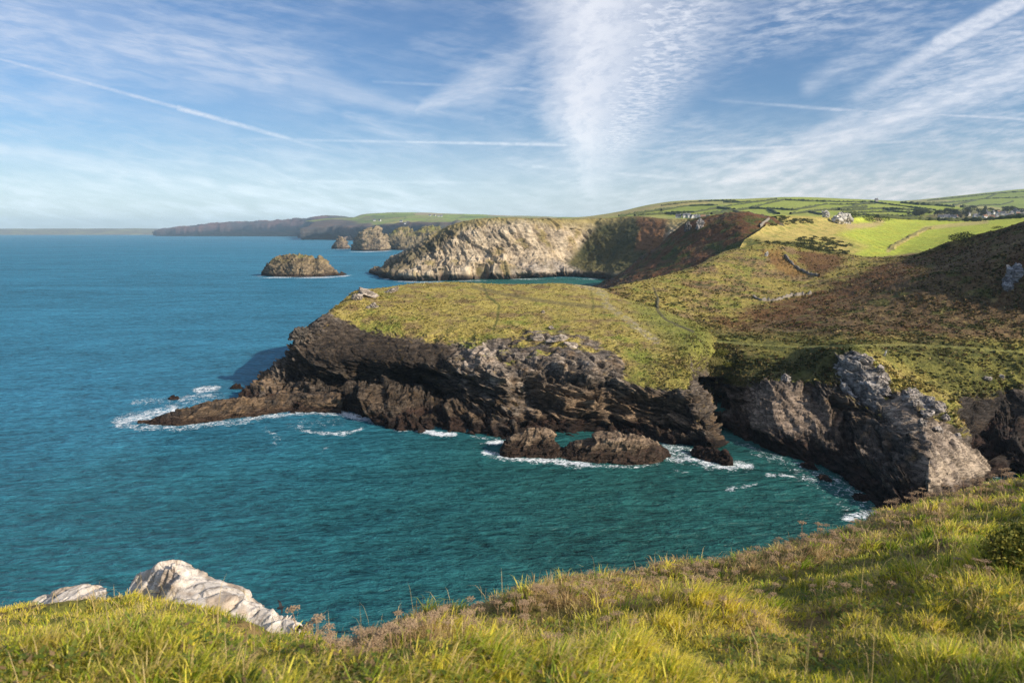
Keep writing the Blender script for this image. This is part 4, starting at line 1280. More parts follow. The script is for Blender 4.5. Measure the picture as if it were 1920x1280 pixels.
def build_sea():
    def spaced(lo, hi, near, far, step, growth):
        xs = list(np.arange(lo, hi + 1e-6, step))
        s = step
        while xs[-1] < far:
            s *= growth
            xs.append(xs[-1] + s)
        s = step
        while xs[0] > near:
            s *= growth
            xs.insert(0, xs[0] - s)
        return np.array(xs)
    clipx = lambda q, lo, hi: np.clip(q, lo, hi)
    xs = spaced(-135, 115, -13000, 11000, .7, 1.06)
    ys = spaced(125, 290, -250, 14500, .8, 1.05)
    xs, ys = np.unique(clipx(xs, -13500, 11500)), np.unique(clipx(ys, -300, 15000))
    X, Y = np.meshgrid(xs, ys)
    V = np.stack([X, Y, 0 * X], -1)
    foam = np.zeros(X.shape)
    u, v = proj(V)
    near = (Y > 60) & (Y < 3000)
    lines = [  # pixel polyline on the water, half width in px, strength
        ([(228, 796), (262, 800), (330, 800), (392, 795), (470, 786)], 7, .62),
        ([(222, 792), (270, 782), (330, 765)], 11, .78), ([(330, 762), (380, 750), (410, 742)], 9, .45),
        ([(250, 755), (300, 750), (350, 748), (400, 730)], 7, .5), ([(370, 732), (408, 727)], 6, .85), ([(340, 748), (395, 741)], 6, .6),
        ([(470, 784), (530, 776), (590, 772), (640, 776)], 5, .72), ([(440, 750), (480, 740)], 4, .4),
        ([(640, 774), (690, 786), (730, 797), (760, 804)], 6, 1.0), ([(785, 806), (830, 813), (850, 814)], 5, 1.0),
        ([(760, 803), (800, 810)], 3, .6), ([(880, 818), (930, 822), (1000, 824)], 3, .5),
        ([(560, 800), (590, 812), (630, 813), (660, 810), (680, 803)], 3, .72), ([(545, 796), (640, 790)], 12, .32), ([(500, 805), (520, 820), (515, 835)], 5, .45),
        ([(915, 829), (945, 828)], 4, 1.0), ([(600, 845), (615, 838)], 2, .5), ([(880, 848), (905, 830)], 2, .45),
        ([(912, 848), (935, 857), (980, 861), (1030, 863), (1080, 868), (1110, 872)], 6, .85), ([(1020, 862), (1090, 872)], 7, .8), ([(1110, 872), (1190, 876), (1235, 868)], 4, .7),
        ([(1250, 838), (1275, 850), (1300, 858)], 12, .68), ([(1258, 858), (1300, 862), (1345, 874), (1375, 876)], 8, .75), ([(1370, 870), (1405, 874)], 8, .85),
        ([(1262, 835), (1300, 845)], 8, .6), ([(1270, 880), (1290, 884)], 3, .6), ([(1380, 830), (1440, 850), (1500, 872), (1560, 900)], 5, .5),
        ([(1410, 845), (1440, 858), (1480, 866)], 9, .42), ([(1440, 890), (1480, 894), (1525, 898)], 4, .68), ([(1360, 918), (1395, 913), (1420, 905)], 4, .62),
        ([(1500, 880), (1560, 910), (1620, 940)], 22, .42), ([(1590, 970), (1640, 962)], 9, .85), ([(1600, 925), (1650, 935)], 8, .65), ([(1560, 935), (1595, 960)], 5, .45),
        ([(1575, 895), (1590, 906)], 4, .6), ([(1870, 890), (1900, 884)], 8, .8),
        ([(486, 518), (500, 519.5)], 1.5, .9), ([(500, 520), (560, 521.5), (620, 519.5), (650, 517.5)], 1.3, .95),
        ([(715, 521), (745, 525), (790, 528), (830, 528)], 1.6, .95), ([(740, 527), (790, 530)], 1.8, .6), ([(850, 527), (950, 524), (1050, 521), (1120, 523)], 1.1, .75), ([(690, 512), (720, 519)], 1.2, .6),
        ([(658, 471.5), (695, 472), (730, 470.5)], .8, .9), ([(620, 467.5), (656, 467.5)], .6, .7), ([(732, 470), (800, 471)], .6, .5),
    ]
    idx = np.where(near)
    uu, vv = u[idx], v[idx]
    q = V[idx]
    nzu, nzv = fbm(q / 9, 3) * 9, fbm(q / 9 + 50, 3) * 6
    sc = np.clip(200 / q[:, 1], .05, 1)
    f = np.zeros(len(uu))
    for ln, w, s in lines:
        lo = np.array(ln)
        near_l = (uu > lo[:, 0].min() - 5 * w) & (uu < lo[:, 0].max() + 5 * w) & (vv > lo[:, 1].min() - 4 * w - 8) & (vv < lo[:, 1].max() + 4 * w + 8)
        j = np.where(near_l)[0]
        if not len(j):
            continue
        m = 1 - ss(np.zeros(1), 0, 1)
        line = lo
        dist = np.full(len(j), 1e9)
        a, b = uu[j] + nzu[j] * sc[j], vv[j] + nzv[j] * sc[j]
        for (x0, y0), (x1, y1) in zip(line[:-1], line[1:]):
            ex, ey = x1 - x0, y1 - y0
            h = np.clip(((a - x0) * ex + (b - y0) * ey) / (ex * ex + ey * ey + 1e-9), 0, 1)
            dist = np.minimum(dist, np.hypot((a - x0 - h * ex) * .8, b - y0 - h * ey))
        f[j] = np.maximum(f[j], s * (1 - ss(dist, w * .1, w * 1.9)))
    foam[idx] = f
    # body colour: deep blue offshore, blue-green near land, green over the pale floor of the coves
    deep = np.array([.036, .185, .285])
    teal = np.array([.022, .130, .160])
    cove = np.array([.020, .100, .092])
    nz = fbm(np.stack([X / 90, Y / 90, 0 * X], -1), 3)
    c = mix(teal, deep, ss(Y + nz * 60 - X * .8, 150, 400))
    inco = ss(X + nz * 25, -70, 30) * (1 - ss(Y, 225, 300))
    c = mix(c, cove, inco)
    bay = ss(X, -140, -40) * ss(Y, 420, 700) * (1 - ss(Y, 860, 960))
    c = mix(c, np.array([.018, .11, .095]), bay)
    o = link_mesh('sea', V.reshape(-1, 3), grid_faces(*X.shape), water_mat(), col=c.reshape(-1, 3), attrs={'foam': foam.ravel()})
    return structure(o)


sea = build_sea()
# ------------------------------------------------------------------ finding the ground under a pixel
class Ground:
    def __init__(self, *grids):
        self.V = np.concatenate([g.reshape(-1, 3) for g in grids])
        self.u, self.v = proj(self.V)

    def hit(self, u, v, r=4.0):
        """The nearest-to-camera ground point seen close to pixel (u, v), moved onto the pixel's ray."""
        d = np.hypot(self.u - u, self.v - v)
        k = np.where(d < r)[0]
        if not len(k):
            k = np.array([np.argmin(d)])
        y = self.V[k, 1]
        sel = k[y < y.min() * 1.03 + .5]
        j = sel[np.argmin(d[sel])]
        return P(u, v, self.V[j, 1])


def mesh_ground(o):
    n = len(o.data.vertices)
    a = np.empty(n * 3, np.float32)
    o.data.vertices.foreach_get('co', a)
    return Ground(a.reshape(-1, 3).astype(float))


G_HEAD = mesh_ground(headland)
G_MAIN = Ground(MAIN[0])
G_FIELD = mesh_ground(bpy.data.objects['green_field'])
G_RIDGE = mesh_ground(bpy.data.objects['brown_ridge'])
G_HILLS = mesh_ground(inland)
G_COAST = mesh_ground(bpy.data.objects['distant_coast'])

# ------------------------------------------------------------------ the grassy slope at the camera's feet
U_FG = [-1500, -700, -200, -40, 60, 180, 300, 420, 560, 640, 700, 800, 900, 1000, 1100, 1200, 1300, 1400, 1500, 1600, 1660, 1750, 1850, 1920, 2000, 2150, 2700, 3600]
V_FG = [1255, 1218, 1190, 1172, 1160, 1140, 1136, 1184, 1238, 1236, 1224, 1186, 1158, 1126, 1106, 1096, 1080, 1060, 1032, 1000, 970, 942, 918, 902, 880, 840, 775, 720]
D_FG = [11, 10.5, 10, 9.5, 9.2, 9, 8.6, 8, 7.2, 7.2, 7.6, 8.6, 9.5, 10.5, 11.5, 12.5, 13.5, 14.8, 16.2, 18, 19.5, 21, 22, 22.5, 23, 24, 26, 28]


def build_foreground():
    crest = rowP(list(zip(U_FG, V_FG, D_FG)))
    front = rowP([(u, 1310, 2.45) for u in U_FG])
    feet = [np.array([(u - 960) / 1150 * 2.2, .4, 58.62 + .0004 * (u - 960) * (u > 960)]) for u in U_FG]
    back = [np.array([(u - 960) / 1150 * 14, -9, 60.5 + .003 * max(u - 960, 0)]) for u in U_FG]
    back2 = [np.array([(u - 960) / 1150 * 60, -60, 66 + .006 * max(u - 960, 0)]) for u in U_FG]
    o1 = [p + np.array([0, 1.2, -1.3]) for p in crest]
    o2 = [p + np.array([0, 4.5, -9.]) for p in crest]
    o3 = [p + np.array([0, 16, -34.]) for p in crest]
    o4 = [np.array([p[0] * 1.3, p[1] + 30, -3.]) for p in crest]
    G, rp, cp = loft([back2, back, feet, front, crest, o1, o2, o3, o4], [8, 12, 14, 110, 10, 14, 12, 8], 14)
    k = ss(rp, 1.5, 2.5)[:, None] * (1 - ss(rp, 5, 6))[:, None]
    D = G.copy()
    dd = np.maximum(D[..., 1], 1)
    fade = (1 - .65 * ss(rp, 3.75, 4.0))[:, None]
    D[..., 2] += k * fade * (fbm(G / 2.6, 3) * .30 + fbm(G / 1.0 + 3, 3) * .24 + np.maximum(fbm(G / .55 + 7, 2), 0) * .16) * ss(D[..., 1], 0, 3)
    rock = ss(rp, 5.2, 6.0)[:, None] + 0 * G[..., 0]
    n = normals(D)
    rd, cv, lo = rock_disp(D, 1.2)
    D += n * (rd * rock)[..., None]
    nz, nzf = fbm(D / 1.4, 4), fbm(D / .3, 3)
    c = mix(np.array([.17, .17, .035]), np.array([.22, .15, .06]), ss(nz, -.1, .3))
    c = mix(c, rock_colour(D, cv, lo, ROCK_M, ROCK_D, nzf), rock)
    return structure(finish('grassy_slope', [(D, c, rock)], terrain_mat('slope_soil', .12, .5, .4))), D, rp


slope, FG, FG_RP = build_foreground()
G_FG = Ground(FG[(FG_RP > 2.6) & (FG_RP < 4.05)])


# ------------------------------------------------------------------ white outcrops in the grass
def outcrop(name, label, sil, low, d_sil, d_low, amp):
    a = rowP([(u, v, d) for (u, v), d in zip(sil, d_sil)])
    b = rowP([(u, v, d) for (u, v), d in zip(low, d_low)])
    m = [p * .5 + q * .5 + np.array([0, .10, .16]) for p, q in zip(a, b)]
    und = [p + np.array([0, -.25, -.45]) for p in b]
    bk = [p + np.array([0, .5, -.5]) for p in a]
    bk2 = [p + np.array([0, .9, -2.6]) for p in a]
    G, rp, cp = loft([und, b, m, a, bk, bk2], [4, 26, 26, 10, 10], 14)
    n = normals(G)
    rd, cv, lo = rock_disp(G * 1.0, amp, (.35, -.5, 1), .14, .75, .3)
    D = G + n * (.75 * rd + .006 * fbm(G / .05, 3))[..., None]
    nz, nzf = fbm(D / .35, 4), fbm(D / .07, 4)
    c = mix(np.array([.66, .59, .51]), np.array([.50, .40, .30]), ss(nz, .0, .3))
    c = mix(c, np.array([.30, .235, .18]), ss(fbm(D / np.array([.5, .5, .12]) + 8, 4), .18, .42) * .7)
    c = mix(c, np.array([.19, .15, .12]), ss(nzf + .4 * nz, .30, .5) * .6)
    c = mix(c, np.array([.42, .30, .10]), ss(fbm(D / .22 + 30, 3), .30, .45) * .5)
    q = D + .12 * np.stack([fbm(D / .4 + k, 3) for k in range(3)], -1)
    _, _, fb = facets(np.stack([q[..., 0] / .42 + q[..., 2] / .8, q[..., 1] / .7, q[..., 2] / .24], -1))
    c = mix(c, np.array([.15, .115, .085]), (1 - ss(fb, .0, .06)) * .75)
    c = mix(c, np.array([.36, .31, .26]), ss(fbm(D / .16 + 50, 4), .12, .38) * .55)
    V = D.reshape(-1, 3)
    o = link_mesh(name, V, grid_faces(*D.shape[:2]), terrain_mat(name, .05, .32, .4), col=c.reshape(-1, 3), attrs={'rock': np.full(len(V), .6)},
                  origin=b[len(b) // 2])
    return tag(o, label, 'rock')


outcrop('rock_outcrop', 'large pale white rock jutting out of the grass above the sea',
        [(250, 1108), (274, 1088), (298, 1070), (318, 1061), (338, 1058), (356, 1070), (392, 1082), (432, 1094), (460, 1110), (466, 1130), (490, 1140), (512, 1150), (522, 1170), (548, 1180), (556, 1196)],
        [(240, 1118), (268, 1108), (298, 1116), (312, 1140), (326, 1156), (340, 1166), (376, 1178), (410, 1186), (440, 1194), (466, 1204), (484, 1214), (500, 1222), (522, 1228), (546, 1230), (556, 1230)],
        [9.4, 9.3, 9.25, 9.2, 9.1, 9.0, 8.8, 8.6, 8.4, 8.3, 8.1, 7.9, 7.7, 7.5, 7.3], [8.8, 8.7, 8.3, 7.8, 7.6, 7.5, 7.4, 7.35, 7.3, 7.2, 7.1, 7.0, 6.95, 6.95, 6.95], .095)
outcrop('rock_outcrop', 'low flat pale rock in the grass beside the large white rock',
        [(44, 1154), (62, 1140), (84, 1127), (112, 1118), (146, 1114), (170, 1118), (188, 1122), (194, 1130)],
        [(44, 1150), (62, 1146), (84, 1142), (112, 1138), (146, 1134), (170, 1130), (188, 1128), (194, 1128)],
        [9.8, 9.9, 9.9, 9.9, 9.9, 9.8, 9.7, 9.5], [9.2, 9.15, 9.1, 9.05, 9.0, 9.0, 9.0, 9.0], .08)

# ------------------------------------------------------------------ grass
MAT_GRASS = flat_mat('grass_blade', (.2, .2, .05), .55, .1, 2.0, .25, use_col=True, translucent=.5)
ROCKPX = [[(262, 1108), (300, 1068), (345, 1056), (460, 1105), (520, 1150), (560, 1200), (505, 1192), (420, 1150), (345, 1130), (318, 1088)],
          [(40, 1150), (84, 1112), (150, 1100), (196, 1118), (150, 1132), (84, 1138)]]


def sample_slope(n, power, lo=2.3, hi=4.25):
    r0 = int(np.searchsorted(FG_RP, lo))
    r1 = int(np.searchsorted(FG_RP, hi))
    D = FG[r0:r1]
    a = np.linalg.norm(np.cross(D[1:, :-1] - D[:-1, :-1], D[:-1, 1:] - D[:-1, :-1]), axis=-1)
    wgt = (a / np.maximum(D[:-1, :-1, 1], 2.0) ** power).ravel()
    uu, _ = proj(D[:-1, :-1])
    wgt *= np.where((uu > -260) & (uu < 2180), 1, .22).ravel()
    wgt /= wgt.sum()
    k = rng.choice(len(wgt), n, p=wgt)
    i, j = np.unravel_index(k, a.shape)
    s, t = rng.random(n)[:, None], rng.random(n)[:, None]
    p = (D[i, j] * (1 - s) + D[i + 1, j] * s) * (1 - t) + (D[i, j + 1] * (1 - s) + D[i + 1, j + 1] * s) * t
    u, v = proj(p)
    keep = np.ones(n, bool)
    for pl in ROCKPX:
        keep &= ~(poly_mask(u, v, pl, 1) > .5)
    return p[keep], u[keep], v[keep]


def blades(base, d, h, lean, w, c, tipc):
    """Bent three-piece blades: D is the horizontal direction they lean in."""
    n = len(base)
    fa = rng.random(n) * pi
    W = np.stack([np.cos(fa) * w, np.sin(fa) * w, 0 * w], -1)
    up = np.array([0, 0, 1.])
    L = np.stack([d[:, 0], d[:, 1], 0 * h], -1)
    hh = h[:, None]
    le = lean[:, None]
    m1 = base + hh * .45 * up + L * hh * le * .18
    m2 = base + hh * (.80 - .12 * le) * up + L * hh * le * .52
    tip = base + hh * (1.0 - .42 * le) * up + L * hh * le * .95
    V = np.stack([base - W, base + W, m1 + W * .9, m1 - W * .9, m2 + W * .6, m2 - W * .6, tip], 1)
    b = np.arange(n) * 7
    Q = np.concatenate([np.stack([b, b + 1, b + 2, b + 3], -1), np.stack([b + 3, b + 2, b + 4, b + 5], -1)])
    T = np.stack([b + 5, b + 4, b + 6], -1)
    C = np.repeat(c[:, None, :], 7, 1)
    C[:, 4:6] = C[:, 4:6] * .75 + tipc[:, None] * .25
    C[:, 6] = C[:, 6] * .4 + tipc * .6
    return V.reshape(-1, 3), Q, T, C.reshape(-1, 3)


def build_grass(n_tuft=20000, per=23, n_short=120000):
    green = np.array([.27, .38, .024])
    yel = np.array([.82, .68, .08])
    straw = np.array([.78, .58, .27])
    dark = np.array([.075, .12, .016])
    brown = np.array([.42, .285, .15])
    P0, u0, v0 = sample_slope(n_tuft, 1.6)
    n0 = len(P0)
    cm = fbm(P0 / 1.0 + 3, 3)
    c2 = fbm(P0 / 2.8 + 11, 3)
    fringe = (1 - ss(v0 - np.interp(u0, U_FG, V_FG) + 30 * c2, 15, 95)) * ss(u0, 560, 700) * (1 - .35 * ss(u0, 1500, 1750))
    hT = (.09 + .12 * rng.random(n0)) * (1 + 1.7 * np.clip(cm, -.45, .7)) * np.clip(.62 + .05 * P0[:, 1], .7, 1.1) * .74
    hT = hT * (1 - .45 * poly_mask(u0, v0, [(-300, 1080), (300, 1080), (460, 1170), (560, 1240), (420, 1250), (200, 1190), (-300, 1200)], 20))
    tone = np.clip(.48 + 1.7 * c2 + .55 * rng.normal(size=n0), 0, 1)
    col = mix(green, yel, tone)
    col = mix(col, dark, ss(-cm + .35 * rng.normal(size=n0), .06, .4) * .85)
    isstraw = rng.random(n0) < .10 + .2 * ss(c2, .1, .4)
    col = mix(col, straw * .85, isstraw * .8)
    col = mix(col, np.array([.60, .46, .13]), (u0 < 330) * (rng.random(n0) < .3) * .8)
    br = rng.random(n0) < fringe * .78
    col = mix(col, brown, br * .9)
    hT = np.where(br, hT * .8, hT)
    wind = fbm(P0 / 1.8 + 21, 2) * 3 + .6
    k = np.repeat(np.arange(n0), per)
    n = len(k)
    r = np.sqrt(rng.random(n)) * (.022 + .005 * P0[k, 1])
    t = rng.random(n) * 2 * pi
    off = np.stack([np.cos(t) * r, np.sin(t) * r, 0 * r], -1)
    base = P0[k] + off
    base[:, 2] -= .03 + off[:, 1] * .45
    ox, oy = np.cos(t) * .8 + np.cos(wind[k]) * .75 + rng.normal(size=n) * .3, np.sin(t) * .8 + np.sin(wind[k]) * .6 + rng.normal(size=n) * .3
    d = np.stack([ox, oy], -1)
    d /= np.linalg.norm(d, axis=1)[:, None] + 1e-6
    h = hT[k] * (.55 + .65 * rng.random(n))
    lean = np.clip(.25 + .6 * rng.random(n) + r * 3, 0, 1.15)
    w = (.0019 + .0019 * rng.random(n)) * np.clip(P0[k, 1] / 4.2, .9, 3.4)
    c = col[k] * (.72 + .75 * rng.random(n))[:, None]
    dead = rng.random(n) < .09
    c = mix(c, straw, dead * .8)
    V1, Q1, T1, C1 = blades(base, d, h, lean, w, c, mix(c, straw * .9, .5 + 0 * w))
    # short sward between the tufts, and a few tall bents
    P1, u1, v1 = sample_slope(n_short, 1.5)
    n = len(P1)
    q2 = fbm(P1 / 2.8 + 11, 3)
    fr = (1 - ss(v1 - np.interp(u1, U_FG, V_FG) + 30 * q2, 15, 95)) * ss(u1, 560, 700) * (1 - .35 * ss(u1, 1500, 1750))
    a = rng.random(n) * 2 * pi
    tall = rng.random(n) < .006
    h = np.where(tall, .2 + .18 * rng.random(n), .045 + .05 * rng.random(n))
    c = mix(green, yel, np.clip(.45 + 1.4 * q2 + .4 * rng.normal(size=n), 0, 1))
    c = mix(c, straw * .8, (rng.random(n) < .25) * .8)
    c = mix(c, brown * .9, (rng.random(n) < fr * .9) * .9)
    c = mix(c, straw, tall * 1.0) * (.65 + .6 * rng.random(n))[:, None]
    V2, Q2, T2, C2 = blades(P1 - np.array([0, 0, .02]), np.stack([np.cos(a), np.sin(a)], -1), h, np.where(tall, .8, .9) * rng.random(n),
                            (.0020 + .0016 * rng.random(n)) * np.clip(P1[:, 1] / 4.2, .9, 3.4) * np.where(tall, .6, 1), c, c)
    # broad-leaved weeds in patches
    P2, u2, v2 = sample_slope(26000, 1.6)
    keep = fbm(P2 / 1.3 + 33, 3) > .12
    P2 = P2[keep]
    n = len(P2)
    m = 4
    base = np.repeat(P2, m, 0) + rng.normal(size=(n * m, 3)) * np.array([.02, .02, .008]) + np.array([0, 0, .03])
    a = rng.random(n * m) * 2 * pi
    sz = (.012 + .014 * rng.random(n * m))[:, None]
    f = np.stack([np.cos(a), np.sin(a), .25 + .3 * rng.random(n * m)], -1)
    sd = np.stack([-np.sin(a), np.cos(a), .2 * rng.normal(size=n * m)], -1)
    V3 = np.stack([base, base + f * sz * .6 + sd * sz * .45, base + f * sz * 1.5, base + f * sz * .6 - sd * sz * .45], 1).reshape(-1, 3)
    Q3 = np.arange(n * m * 4).reshape(-1, 4)
    c = mix(np.array([.10, .16, .03]), np.array([.30, .33, .06]), rng.random(n * m))
    c = mix(c, brown * .8, (rng.random(n * m) < .2) * 1.0)
    C3 = np.repeat(c, 4, 0)
    o1, o2 = len(V1), len(V1) + len(V2)
    o = link_mesh('grass', np.concatenate([V1, V2, V3]), [np.concatenate([Q1, Q2 + o1, Q3 + o2]), np.concatenate([T1, T2 + o1])], MAT_GRASS,
                  col=np.concatenate([C1, C2, C3]), smooth=False)
    return tag(o, 'tufted yellow green grass and weeds on the slope above the cove', 'grass', kind='stuff')


build_grass()

# ------------------------------------------------------------------ dried umbels
MAT_UMBEL = flat_mat('dried_umbel', (.36, .25, .155), .9, .3, 60)
MAT_STEM = flat_mat('dried_stem', (.34, .22, .13), .9, .2, 30)


def tube(pts, rad, sides=4):
    pts = np.asarray(pts, float)
    V, F = [], []
    for i, p in enumerate(pts):
        d = pts[min(i + 1, len(pts) - 1)] - pts[max(i - 1, 0)]
        d /= np.linalg.norm(d) + 1e-9
        a = np.cross(d, [0.3, 1, .1]); a /= np.linalg.norm(a) + 1e-9
        b = np.cross(d, a)
        for k in range(sides):
            t = 2 * pi * k / sides
            V.append(p + (a * cos(t) + b * sin(t)) * rad * (1 - .5 * i / len(pts)))
    for i in range(len(pts) - 1):
        for k in range(sides):
            F.append((i * sides + k, i * sides + (k + 1) % sides, (i + 1) * sides + (k + 1) % sides, (i + 1) * sides + k))
    return np.array(V), np.array(F)


def merge(parts):
    V, F, off = [], [], 0
    for v, f in parts:
        V.append(v); F.append(np.asarray(f) + off); off += len(v)
    return np.concatenate(V), np.concatenate(F)


def octa(c, r):
    c = np.asarray(c)
    V = np.array([[1, 0, 0], [0, 1, 0], [-1, 0, 0], [0, -1, 0], [0, 0, 1], [0, 0, -1.]]) * r * rng.uniform(.7, 1.3, (6, 1)) + c
    F = [(0, 1, 4, 4), (1, 2, 4, 4), (2, 3, 4, 4), (3, 0, 4, 4), (1, 0, 5, 5), (2, 1, 5, 5), (3, 2, 5, 5), (0, 3, 5, 5)]
    return V, np.array(F)


def tri_or_quad(F):
    q = [f for f in F if f[2] != f[3]]
    t = [f[:3] for f in F if f[2] == f[3]]
    return [np.array(x) for x in (q, t) if len(x)]


def make_umbel(kind):
    root = empty('umbel_plant', (0, 0, 0))
    top = np.array([.03, .0, .5])
    stem = [tube([(0, 0, -.05), (.0, .0, .2), (.015, 0, .38), top], .0045)]
    heads = []
    if kind == 1:
        stem.append(tube([(.0, 0, .22), (.05, .02, .34), (.09, .03, .42)], .003))
        heads.append((np.array([.09, .03, .42]), .045))
    heads.append((top, .06))
    vv, ff = merge(stem)
    link_mesh('stem', vv, ff, MAT_STEM, parent=root)
    for c, r in heads:
        hp = []
        nr = 18 if r > .05 else 12
        for i in range(nr):
            t = i * 2.4
            q = sqrt((i + .5) / nr)
            e = c + np.array([cos(t) * q * r, sin(t) * q * r, .035 * (1 - .3 * q * q) + rng.normal() * .004])
            hp.append(tube([c, e], .0016, 3))
            for _ in range(3):
                hp.append(octa(e + rng.normal(size=3) * .007, .0075))
        vv = np.concatenate([x[0] for x in hp])
        off, fl = 0, []
        for x in hp:
            fl += [tuple(int(y) + off for y in f) for f in x[1]]
            off += len(x[0])
        link_mesh('flower_head', vv, tri_or_quad(fl), MAT_UMBEL, parent=root, smooth=False)
    return root


def place_umbels():
    protos = [make_umbel(0), make_umbel(1)]
    used = [False, False]
    spots = [(565, 1145), (592, 1160), (604, 1167), (586, 1177), (621, 1172), (798, 1142), (883, 1118), (830, 1143), (745, 1150), (817, 1222), (1025, 1215), (767, 1258),
             (1447, 1093), (1468, 1083), (1515, 1083), (1533, 1097), (1568, 1091), (1585, 1098), (1618, 1092), (1457, 1116), (1663, 1093), (1320, 1130), (1393, 1130),
             (1357, 1128), (1793, 1050), (1863, 1040), (1850, 1056), (1827, 1056), (1501, 982), (1527, 979), (1373, 1068), (1403, 1150), (1425, 1115), (1292, 1108),
             (1613, 1110), (1813, 1066), (1857, 1073), (1747, 1085), (1160, 1118), (1140, 1165), (1165, 1175), (1050, 1193), (1200, 1190)]
    n1 = len(spots)
    us = np.array(U_FG); vs = np.array(V_FG)
    for _ in range(215):
        u = rng.uniform(680, 1900) if rng.random() < .93 else rng.uniform(600, 690)
        spots.append((u, np.interp(u, us, vs) - 34 + abs(rng.normal()) * 26))
    for k, (u, v) in enumerate(spots):
        cv = np.interp(u, us, vs)
        lo = min(max(v + 34, cv + 3), 1275)
        b = G_FG.hit(u, lo, 8)
        # scale so that the head stands at its pixel
        z_head = CAMZ - dep(v) * b[1]
        s = (z_head - b[2]) / .53
        s = float(np.clip(s, .28, 1.5))
        i = int(rng.random() < .4)
        o = protos[i] if not used[i] else copy_tree(protos[i])
        used[i] = True
        o.location = b
        o.rotation_euler = (rng.normal() * .1, rng.normal() * .1, rng.uniform(0, 6.28))
        q = .55 * s + .45 + .03 * (b[1] - 8)
        o.scale = (q, q, s)
        if k < 5:
            tag(o, 'dried brown umbel on a thin stalk beside the large white rock', 'dried flower', 'dried umbels beside the white rock')
        elif k < n1:
            tag(o, 'dried brown umbel seed head standing out above the long grass', 'dried flower', 'dried umbels standing in the grass')
        else:
            tag(o, 'small dried brown umbel in the brown fringe along the slope edge', 'dried flower', 'dried umbels along the slope edge')


place_umbels()

# ------------------------------------------------------------------ shrubs and trees
MAT_LEAF = flat_mat('leaf', (.05, .07, .02), .7, .2, 5, .2, use_col=True, translucent=.2)
MAT_BARK = flat_mat('bark', (.12, .09, .06), .9, .3, 4)


def leaf_cloud(blobs, n, size, cols, flat=.9):
    """Small leaf faces through the volume of a few blobs [(centre, radii)]."""
    w = np.array([np.prod(r) ** (2 / 3) for _, r in blobs])
    k = rng.choice(len(blobs), n, p=w / w.sum())
    C = np.array([c for c, _ in blobs])[k]
    R = np.array([r for _, r in blobs])[k]
    d = rng.normal(size=(n, 3))
    d /= np.linalg.norm(d, axis=1)[:, None]
    rad = (.55 + .5 * rng.random(n)) * (1 + .35 * perlin(d * 2.2 + C * 3.1))
    p = C + d * R * rad[:, None]
    a = rng.normal(size=(n, 3)); a /= np.linalg.norm(a, axis=1)[:, None]
    b = np.cross(a, rng.normal(size=(n, 3))); b /= np.linalg.norm(b, axis=1)[:, None]
    s = (size * (.6 + .8 * rng.random(n)))[:, None]
    V = np.stack([p - a * s, p + b * s * .55, p + a * s, p - b * s * .55], 1).reshape(-1, 3)
    F = np.arange(n * 4).reshape(-1, 4)
    t = rng.random(n)
    c = mix(cols[0], cols[1], ss(fbm(p / (R.mean() * .5) + 3, 2) + .6 * (t - .5), -.25, .3))
    return V, F, np.repeat(c, 4, 0)


# the bush at the right edge of the grass
b = G_FG.hit(1893, 1066, 10)
br = empty('gorse_bush', b)
V, F, C = leaf_cloud([((-.03, 0, .11), (.15, .17, .14)), ((.12, .04, .14), (.20, .2, .16)), ((.34, .08, .15), (.26, .24, .17)), ((.6, .1, .13), (.24, .24, .15))],
                     11000, .012, (np.array([.075, .10, .018]), np.array([.36, .32, .06])))
link_mesh('foliage', V, F, MAT_LEAF, parent=br, col=C, smooth=False)
vv, ff = merge([tube([(0, 0, -.1), (dx * .5, dy * .5, .10), (dx, dy, .20)], .01) for dx, dy in ((.0, .0), (.2, .1), (.45, .1), (-.12, .05), (.3, -.1))])
link_mesh('stem', vv, ff, MAT_BARK, parent=br)
tag(br, 'dense rounded dark bush in the grass at the frame edge', 'bush')


def far_bush(u, v, w, h, G, label, n=500, cols=None, name='bush', group=None):
    b = G.hit(u, v, 6)
    m = b[1] / FPX
    W, H = w * m, h * m
    blobs = [((x * W * .5, 0, H * (.45 + .1 * rng.normal())), (W * .3, W * .25, H * .5 * (1 - .35 * abs(x)))) for x in (-.7, -.25, .2, .65)]
    V, F, C = leaf_cloud(blobs, n, .16 * H ** .7 * .6, cols or (np.array([.03, .045, .012]), np.array([.075, .085, .02])))
    o = link_mesh(name, V, F, MAT_LEAF, col=C, smooth=False)
    o.location = b
    return tag(o, label, 'bush', group)


far_bush(1806, 452, 44, 17, G_MAIN, 'dark green bush on the hillside crest against the bright field', 1500)
far_bush(1772, 466, 22, 9, G_MAIN, 'low dark bush below the larger bush on the hillside crest', 700)
far_bush(1870, 429, 18, 6, G_MAIN, 'small dark bush high on the hillside crest', 500)
far_bush(1640, 414, 52, 13, G_FIELD, 'wide dark thicket beside the rock tor in the field', 2200)
far_bush(1592, 410, 34, 12, G_FIELD, 'dark thicket wrapped round the rock tor', 1500)
far_bush(1350, 668, 26, 16, G_MAIN, 'sunlit green bush on the lip above the shaded cleft', 900, (np.array([.10, .11, .02]), np.array([.26, .24, .05])))
far_bush(1368, 690, 20, 14, G_MAIN, 'sunlit bush hanging lower in the shaded cleft', 700, (np.array([.10, .11, .02]), np.array([.26, .24, .05])))


